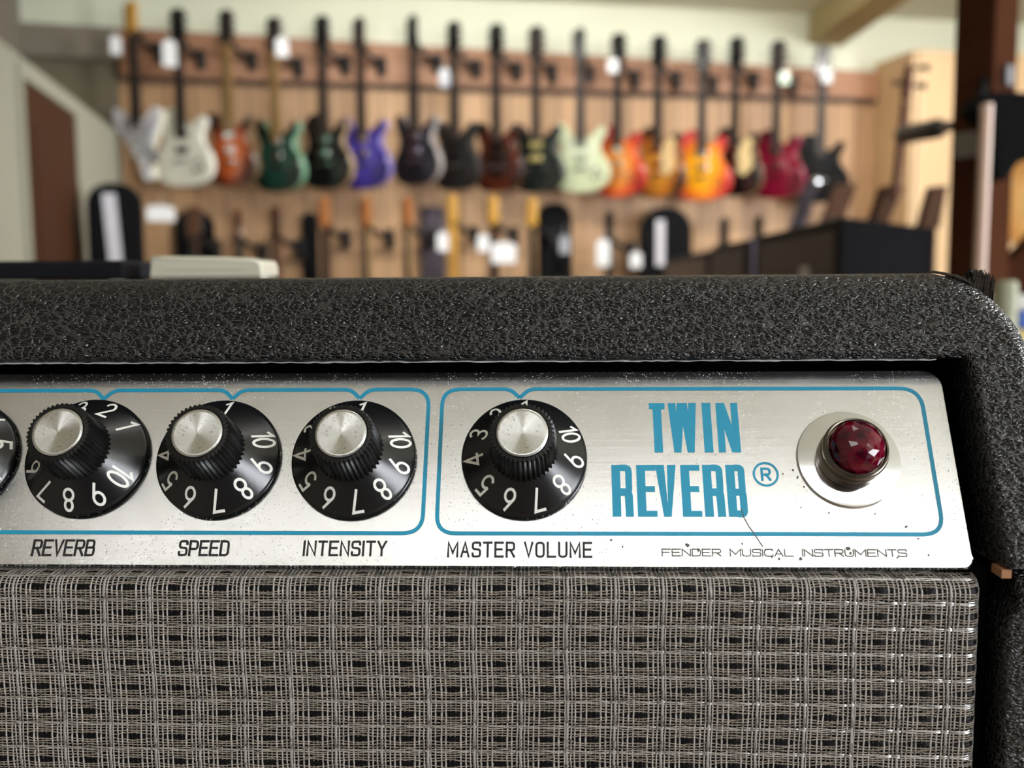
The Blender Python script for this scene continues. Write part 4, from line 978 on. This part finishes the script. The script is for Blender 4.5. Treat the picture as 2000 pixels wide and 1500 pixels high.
# ---- gig bags and cases
M['nylon'] = plain('black_nylon', (0.007, 0.007, 0.008, 1), .8, var=.3, scale=60, spec=.04)
M['greynylon'] = plain('grey_nylon', srgb(76, 70, 78), .8, var=.2, scale=60, spec=.05)
M['silver'] = plain('silver_strip', srgb(200, 198, 204), .4, var=.1)
def gig_bag(px0, px1, py, b_, mat, label, length=1.1, thick=.10, strip=None, phi=12.4, flare=1.35, rnd=.45, name='gig_bag', cat='bag'):
    p0, p1 = at_b(px0, py, b_), at_b(px1, py, b_); c = (p0+p1)/2; W_ = np.linalg.norm(p1[:2]-p0[:2]); ln = min(length, c[2]-.005)
    t = thing(name, label, cat, c-np.array([0, 0, ln]), RY if phi else facing(c, phi), 'gig bags and cases')
    h = W_/2; r_ = W_*rnd
    ol = [(-h*flare*.92, 0), (h*flare*.92, 0), (h*flare, .03), (h*flare, ln*.42), (h*1.02, ln*.62), (h, ln-r_)] + [(h-r_*(1-math.cos(a)), ln-r_+r_*math.sin(a)) for a in np.linspace(.2, PI/2, 6)] + [(-h+r_*(1-math.cos(a)), ln-r_+r_*math.sin(a)) for a in np.linspace(PI/2, .2, 6)] + [(-h, ln-r_), (-h*1.02, ln*.62), (-h*flare, ln*.42), (-h*flare, .03)]
    mb = MB(); mb.prism(ol, -thick/2, thick/2, bev=.015); mb.build('bag_body', mat, t, True)
    mb = MB(); mb.tube([(h*.2, -thick/2-.002, ln*.60), (h*.15, -thick/2-.03, ln*.66), (h*.2, -thick/2-.002, ln*.72)], .012, 8); mb.build('carry_handle', mat, t, True)
    if strip:
        x0, x1, z0, z1, tilt = strip; mb = MB(); mb.add([(x0, -thick/2-.006, z0), (x1, -thick/2-.006, z0), (x1+tilt, -thick/2-.006, z1), (x0+tilt, -thick/2-.006, z1), (x0, -thick/2+.004, z0), (x1, -thick/2+.004, z0), (x1+tilt, -thick/2+.004, z1), (x0+tilt, -thick/2+.004, z1)], [(0, 1, 2, 3), (4, 7, 6, 5), (0, 4, 5, 1), (1, 5, 6, 2), (2, 6, 7, 3), (3, 7, 4, 0)])
        o = mb.build('pale_strip', M['silver'], t); o['label'] = 'pale silver strip'
    return t
gig_bag(168, 276, 360, 4.75, M['nylon'], 'tall black rounded case with a pale silver strip beside the brown door', 1.9, .16, (.0, .055, .75, 1.64, -.05), 0, 1.0, .42, 'instrument_case', 'case')
gig_bag(340, 418, 410, BW-.028, M['nylon'], 'black gig bag behind the reddish brown neck, leftmost in the lower row', 1.05, .05)
gig_bag(589, 620, 415, BW-.028, M['nylon'], 'narrow black gig bag under the black guitar with natural wood edge', 1.05, .05, None, 12.4, 1.05)
gig_bag(822, 868, 403, BW-.028, M['greynylon'], 'grey gig bag hanging left of the first yellow maple headstock', 1.05, .05, None, 12.4, 1.35, .25)
gig_bag(1051, 1116, 396, BW-.03, M['nylon'], 'wide black gig bag under the pale surf green guitar', 1.05, .05)
gig_bag(1252, 1348, 405, BW-.16, M['nylon'], 'black round topped case with a silver strip under the tobacco guitar', 1.6, .18, (-.055, -.005, 1.25, 1.52, .0), 0, 1.0, .48, 'instrument_case', 'case')

# ================================================================== AMPLIFIERS AND STANDS ON THE RIGHT
M['vinyl'] = plain('black_vinyl', srgb(27, 27, 31), .6, var=.25, scale=120, spec=.08)
M['ampfront'] = plain('black_amp_front', (0.006, 0.006, 0.006, 1), .5, var=.3, scale=90)
M['brownfront'] = plain('brown_amp_front', srgb(74, 58, 48), .6, var=.2, scale=90)
r_ = np.array([.061, 1.0]); rl = np.linalg.norm(r_)
def row_amp(s0, s1, dp, zf, zb2, hgt, front, label, badge=False, name='amplifier_head', cat='amplifier', grp='amplifiers in the row on the right'):
    """amp in the row: local x along the row (away from the camera), local y to the right, front faces left"""
    org = np.array([.6+.061*s0, 1.887+s0, 1.27+zf-hgt]); ang = math.atan2(r_[1], r_[0])
    t = thing(name, label, cat, org, ang, grp); L = (s1-s0)*rl
    # local +x = row direction, local -y = right
    mb = MB(); ol = [(0, 0), (dp, 0), (dp, hgt+zb2-zf), (0, hgt)]
    v = [(x, -y, z) for x in (0, L) for (y, z) in ol]; mb.add(v, [(0, 1, 2, 3), (7, 6, 5, 4), (0, 4, 5, 1), (1, 5, 6, 2), (2, 6, 7, 3), (3, 7, 4, 0)]); mb.build('cabinet', M['vinyl'], t, bevel=.006)
    mb = MB(); mb.box(.02, L-.02, -.001, .004, .02, hgt-.025); mb.build('front_panel', front, t)
    if badge:
        mb = MB(); mb.box(L*.26, L*.34, .004, .010, hgt*.5, hgt*.66); o = mb.build('badge', M['silver'], t); o['label'] = 'small silver badge on the black front'
    mb = MB(); mb.tube([(L*.4, -dp*.5, hgt-.006), (L*.42, -dp*.5, hgt+.012), (L*.58, -dp*.5, hgt+.012), (L*.6, -dp*.5, hgt-.006)], .008, 8); mb.build('carry_handle', M['blackmetal'], t, True)
    return t, org
def under(s0, s1, dp, ztop, label, front):
    org = np.array([.6+.061*s0, 1.887+s0, 0]); t = thing('speaker_cabinet', label, 'speaker', org, math.atan2(r_[1], r_[0]), 'speaker cabinets in the row on the right'); L = (s1-s0)*rl
    mb = MB(); mb.box(0, L, -dp, 0, 0, ztop-.0003); mb.build('cabinet', M['vinyl'], t, bevel=.006)
    mb = MB(); mb.box(.03, L-.03, -.001, .006, .05, ztop-.05); mb.build('speaker_grille', front, t)
row_amp(0, .82, .17, .109, .086, .26, M['ampfront'], 'black amplifier head with sloping top, nearest in the row behind the amplifier', True)
under(0, .82, .17, 1.27+.109-.26, 'black speaker cabinet under the nearest black amplifier head', M['ampfront'])
row_amp(1.02, 1.75, .17, .107, .095, .30, M['ampfront'], 'second black amplifier in the row, behind the thin grey tube')
under(1.02, 1.75, .17, 1.27+.107-.30, 'black speaker cabinet under the second black amplifier', M['ampfront'])
row_amp(1.84, 3.6, .3, .098, .098, .35, M['brownfront'], 'long amplifier with dark brown front, furthest in the row on the right')
under(1.84, 3.6, .3, 1.27+.098-.35, 'black speaker cabinet under the long brown fronted amplifier', M['brownfront'])
g0 = at_d(1475, 468, 2.52)
t = thing('stand_tube', 'thin lavender grey metal tube upright between the two black amplifiers', 'stand', (g0[0]-.012, g0[1], 0))
mb = MB(); mb.tube([(0, 0, .02), (0, 0, g0[2])], .012, 14); mb.build('upright', M['greynylon'], t, True)
mb = MB(); mb.lathe([(.09, 0), (.09, .012), (.02, .022), (.014, .03)], 24); mb.build('stand_base', M['greynylon'], t, True)
# slanted uprights behind the amplifier row
M['brownwood'] = plain('mid_brown_wood', srgb(80, 58, 46), .7, var=.2, scale=20, spec=.03)
M['postwood'] = plain('dark_post_wood', srgb(64, 38, 26), .8, var=.25, scale=14, spec=.0)
M['postwarm'] = plain('brown_post_wood', srgb(92, 58, 42), .6, var=.25, scale=14, spec=.15)
def px_prism(mb, poly, d, th, mi=0, org=(0, 0, 0)):
    """outline read at depth d, given thickness th behind it"""
    f_ = [at_d(x, y, d) - np.array(org) for x, y in poly]; bk = [p + np.array([0, th, 0]) for p in f_]; n = len(poly)
    mb.add([*f_, *bk], [tuple(range(n)), tuple(range(2*n-1, n-1, -1))] + [(i, n+i, n+(i+1) % n, (i+1) % n) for i in range(n)], mi)
def slanted(poly, d, label, mat, knobpx=None):
    q = at_d(sum(p[0] for p in poly[2:4])/2, poly[2][1], d); org = np.array([q[0], q[1], 0.0])
    t = thing('display_stand', label, 'stand', org, 0, 'slanted stands behind the amplifier row')
    mb = MB(); px_prism(mb, poly, d, .04, 0, org); mb.build('slanted_head', mat, t, bevel=.003)
    mb = MB(); mb.box(-.02, .02, .005, .035, 0, q[2]+.002); mb.build('upright', mat, t)
    mb = MB(); mb.box(-.02, .02, -.12, .16, 0, .03); mb.build('foot', mat, t)
    if knobpx:
        k = at_d(*knobpx, d)-org; mb = MB(); mb.lathe([(.004, -.018), (.016, -.012), (.02, 0), (.016, .012), (.004, .018)], 18, xf=lambda p: (k[0]+p[0], k[1]-.012+p[1], k[2]+p[2])); mb.build('chrome_knob', M['chrome'], t, True)
slanted([(1577, 352), (1604, 346), (1574, 440), (1546, 446)], 3.6, 'grey slanted stand with a chrome knob in front of the glossy black guitar', M['greynylon'], (1592, 356))
slanted([(1634, 360), (1677, 358), (1650, 428), (1606, 432)], 3.5, 'brown slanted wooden stand right of the chrome knob', M['brownwood'])
slanted([(1820, 364), (1852, 362), (1836, 446), (1796, 448)], 2.5, 'brown slanted wooden stand close to the dark timber post', M['brownwood'])
# guitar seen edge-on, held by an arm on the post
p1, p2, p3 = at_d(1776, 128, 2.2), at_d(1748, 366, 2.2), at_d(1722, 446, 2.2)
org = np.array([p3[0], p3[1], p3[2]-.12])
t = thing('electric_guitar', 'brown guitar seen edge-on, held by the black arm left of the timber post', 'guitar', org, 0)
mb = MB(); mb.tube([p2-org+np.array([0, 0, -.02]), (p1*.7+p2*.3)-org], [.010, .0095], 10); mb.build('neck', M['postwarm'], t, True)
mb = MB(); q0, q1 = (p1*.72+p2*.28)-org, p1-org; mb.tube([q0, (q0+q1)/2, q1], [.010, .013, .009], 10); hs = mb.build('headstock', M['postwarm'], t, True)
for (x, y) in ((1746, 162), (1806, 168), (1812, 132)):
    k = at_d(x, y, 2.2)-org; e = (q0+q1)/2; e = np.array([e[0], e[1], k[2]]); mb = MB(); mb.tube([e, e+(k-e)*.7, k], [.004, .004, .010], 8); mb.build('tuning_peg', M['blackmetal'], hs, True)
mb = MB(); px_prism(mb, [(1728, 362), (1770, 362), (1736, 440), (1718, 500), (1686, 500), (1702, 440)], 2.2, .05, 0, org); mb.build('body', M['brownwood'], t, bevel=.008)
# timber post with its plate
c = at_d(1918, 300, 1.66)
t = thing('timber_post', 'dark square timber post from floor to ceiling at the right', 'post', (c[0], c[1], 0), rad(35))
mb = MB(); s_ = .0375
mb.box(-s_, s_, -s_, s_, 0, ZC-.0005); mb.build('post_beam', M['postwood'], t, bevel=.004)
mb = MB(); mb.box(-s_-.004, -s_+.002, -.03, .03, 1.27+.205, 1.27+.25); mb.build('grey_plate', col('grey_plate', (112, 106, 98)), t, bevel=.002)
mb = MB(); mb.box(-.012, .012, -s_-.010, -s_+.002, 1.27+.325, 1.27+.36); mb.build('steel_bracket', col('dull_steel', (86, 82, 84), .7, 0), t, bevel=.003)
pa, pb = at_d(1764, 264, 2.16), at_d(1868, 244, 1.70)
t = thing('post_hanger', 'black arm reaching left from the timber post to the edge-on guitar', 'hanger', pb, 0)
mb = MB(); mb.tube([(0.03, .0, 0), (0, 0, 0), (pa-pb)*.25], [.008, .009, .010], 10); mb.build('arm', M['blackmetal'], t, True)
mb = MB(); mb.tube([(pa-pb)*.25, (pa-pb)*.3, (pa-pb)], [.013, .020, .021], 10); mb.build('padded_grip', M['blackmetal'], t, True)
# black bag, pale pole and what stands further right
org = at_d(1975, 330, 1.50)
t = thing('shoulder_bag', 'black bag hanging high on the right side of the timber post', 'bag', org, 0)
mb = MB(); px_prism(mb, [(1902, 214), (1916, 184), (1960, 176), (2040, 182), (2040, 300), (1992, 316), (1968, 352), (1944, 346), (1940, 244), (1918, 230)], 1.50, .06, 0, org); mb.build('bag_body', M['nylon'], t, bevel=.006)
mb = MB(); mb.tube([at_d(1925, 190, 1.5)-org+np.array([0, .03, 0]), at_d(1940, 165, 1.52)-org+np.array([0, .03, 0]), at_d(1935, 150, 1.6)-org+np.array([0, .03, 0])], .006, 8); mb.build('strap', M['nylon'], t, True)
pt_, pb_ = at_d(1927, 203, 1.44), at_d(1915, 545, 1.44)
t = thing('wooden_pole', 'pale pinkish wooden pole standing upright in front of the timber post', 'pole', (pb_[0]-.002, pb_[1], 0))
mb = MB(); mb.tube([(-.004, 0, .0), (pt_[0]-pb_[0]+.002, 0, pt_[2])], .0092, 14); mb.build('shaft', plain('pale_pink_wood', srgb(190, 160, 142), .45, var=.08), t, True)
mb = MB(); mb.lathe([(.010, 0), (.0125, .004), (.0125, .03), (.0095, .034)], 14, xf=lambda p: (p[0]-.004, p[1], p[2]-.0)); mb.build('rubber_tip', M['blackmetal'], t, True)
p = at_d(2034, 478, 4.0)
guitar('honey coloured guitar cut off by the right edge behind the timber post', 'guitars in the upper row', p, facing(p, 5), 'single', burst('honey_top', (222, 176, 112), (206, 150, 84), (190, 130, 70)), col('honey_edge', (180, 130, 80)), TAN, DARKN)
hanger(p+np.array([0, 0, .81]), 'black hanger holding the honey coloured guitar at the right edge', 'hangers in the upper row', facing(p, 5))
def slab(name, label, cat, poly, d, th, mat, part, group=None):
    xs = [at_d(x, y, d) for x, y in poly]; org = np.array([sum(p[0] for p in xs)/len(xs), d*DS+th/2, 0])
    zmin = min(p[2] for p in xs); t = thing(name, label, cat, org, 0, group); mb = MB(); px_prism(mb, poly, d, th, 0, org); mb.build(part, mat, t, bevel=.004)
    x0, x1 = min(p[0] for p in xs)-org[0], max(p[0] for p in xs)-org[0]
    mb = MB(); mb.box(x0+.004, x1-.004, -th/2+.004, th/2-.004, 0, zmin+.002); mb.build('support', mat, t); return t
slab('tall_board', 'grey brown upright board just right of the pale pole', 'board', [(1928, 345), (1966, 345), (1960, 552), (1922, 552)], 2.2, .04, plain('grey_brown_board', srgb(84, 68, 56), .7, var=.1, spec=.1), 'board')
slab('wooden_stand', 'dark brown slanted wooden stand at the right edge above the green tube', 'stand', [(1940, 556), (1962, 520), (2040, 440), (2040, 640), (1996, 640), (1978, 566)], 1.95, .05, M['postwood'], 'slanted_board')
g = at_d(1966, 548, 1.12); t = thing('poster_tube', 'pale green tube standing behind the torn corner of the amplifier', 'tube', (g[0], g[1], 0))
mb = MB(); mb.lathe([(.0132, 0), (.0132, g[2]-.006), (.011, g[2]-.001), (.008, g[2])], 24); mb.build('tube_wall', plain('pale_green_card', srgb(150, 152, 128), .7, var=.08), t, True)
mb = MB(); mb.lathe([(.0138, g[2]-.035), (.0138, g[2]-.02)], 24); mb.build('end_cap', plain('pale_green_cap', srgb(158, 158, 136), .6, var=.05), t, True)
q = at_d(1986, 645, 1.27); t = thing('storage_cabinet', 'yellow cabinet at the right edge below the blue box', 'cabinet', (q[0]+.15, q[1]+.065, 0))
mb = MB(); mb.box(-.15, .15, -.06, .06, 0, q[2]); mb.build('cabinet_body', plain('yellow_laminate', srgb(206, 184, 116), .5, var=.06), t, bevel=.006)
mb = MB(); mb.box(-.13, .13, -.067, -.059, .05, q[2]-.04); mb.build('cabinet_door', plain('yellow_door', srgb(210, 190, 124), .5, var=.06), t, bevel=.003)
q2 = at_d(1984, 592, 1.30); t = thing('storage_box', 'blue box with white lid standing on the yellow cabinet', 'box', (q2[0]+.1, q[1]+.07, q[2]+.0005))
mb = MB(); mb.box(-.1, .1, -.05, .05, 0, q2[2]-q[2]-.01); mb.build('box_body', plain('blue_card', srgb(70, 110, 200), .6, var=.05), t, bevel=.004)
mb = MB(); mb.box(-.102, .102, -.052, .052, q2[2]-q[2]-.0095, q2[2]-q[2]+.01); mb.build('box_lid', M['white'], t, bevel=.003)

# ================================================================== THINGS LYING ON THE AMPLIFIER
def on_amp(q): return CAM + AX*q[0] + AY*q[1] + np.array([0, 0, q[2]])
t = thing('flat_case', 'flat black case lying on top of the amplifier at the left edge', 'case', on_amp((-.285, .435, ZT+.0003)), PSI)
mb = MB(); mb.box(-.115, .112, -.025, .030, 0, .0078); mb.build('case_body', M['vinyl'], t, bevel=.0015)
mb = MB(); mb.box(.02, .05, -.0262, -.0248, .0025, .0055); mb.build('clasp', M['blackmetal'], t)
t = thing('plastic_box', 'glossy cream plastic box lying on the amplifier beside the flat black case', 'box', on_amp((-.138, .425, ZT+.0003)), PSI)
M['creamgloss'] = plain('cream_plastic', srgb(206, 202, 184), .16, var=.05, coat=.6)
mb = MB(); ol = [(-.0275, 0), (.0285, 0), (.0300, .0015), (.0298, .0050), (.0285, .0072), (.025, .0082), (.01, .0088), (-.02, .0093), (-.0265, .0093), (-.0275, .0085)]
ol = [(x*.80-.0012, z) for x, z in ol]; mb.prism(ol, -.018, .006, bev=.0012); mb.build('box_body', M['creamgloss'], t, True)
mb = MB(); mb.box(-.017, .015, -.0184, -.0178, .0040, .0043); mb.build('lid_seam', M['creamgloss'], t)
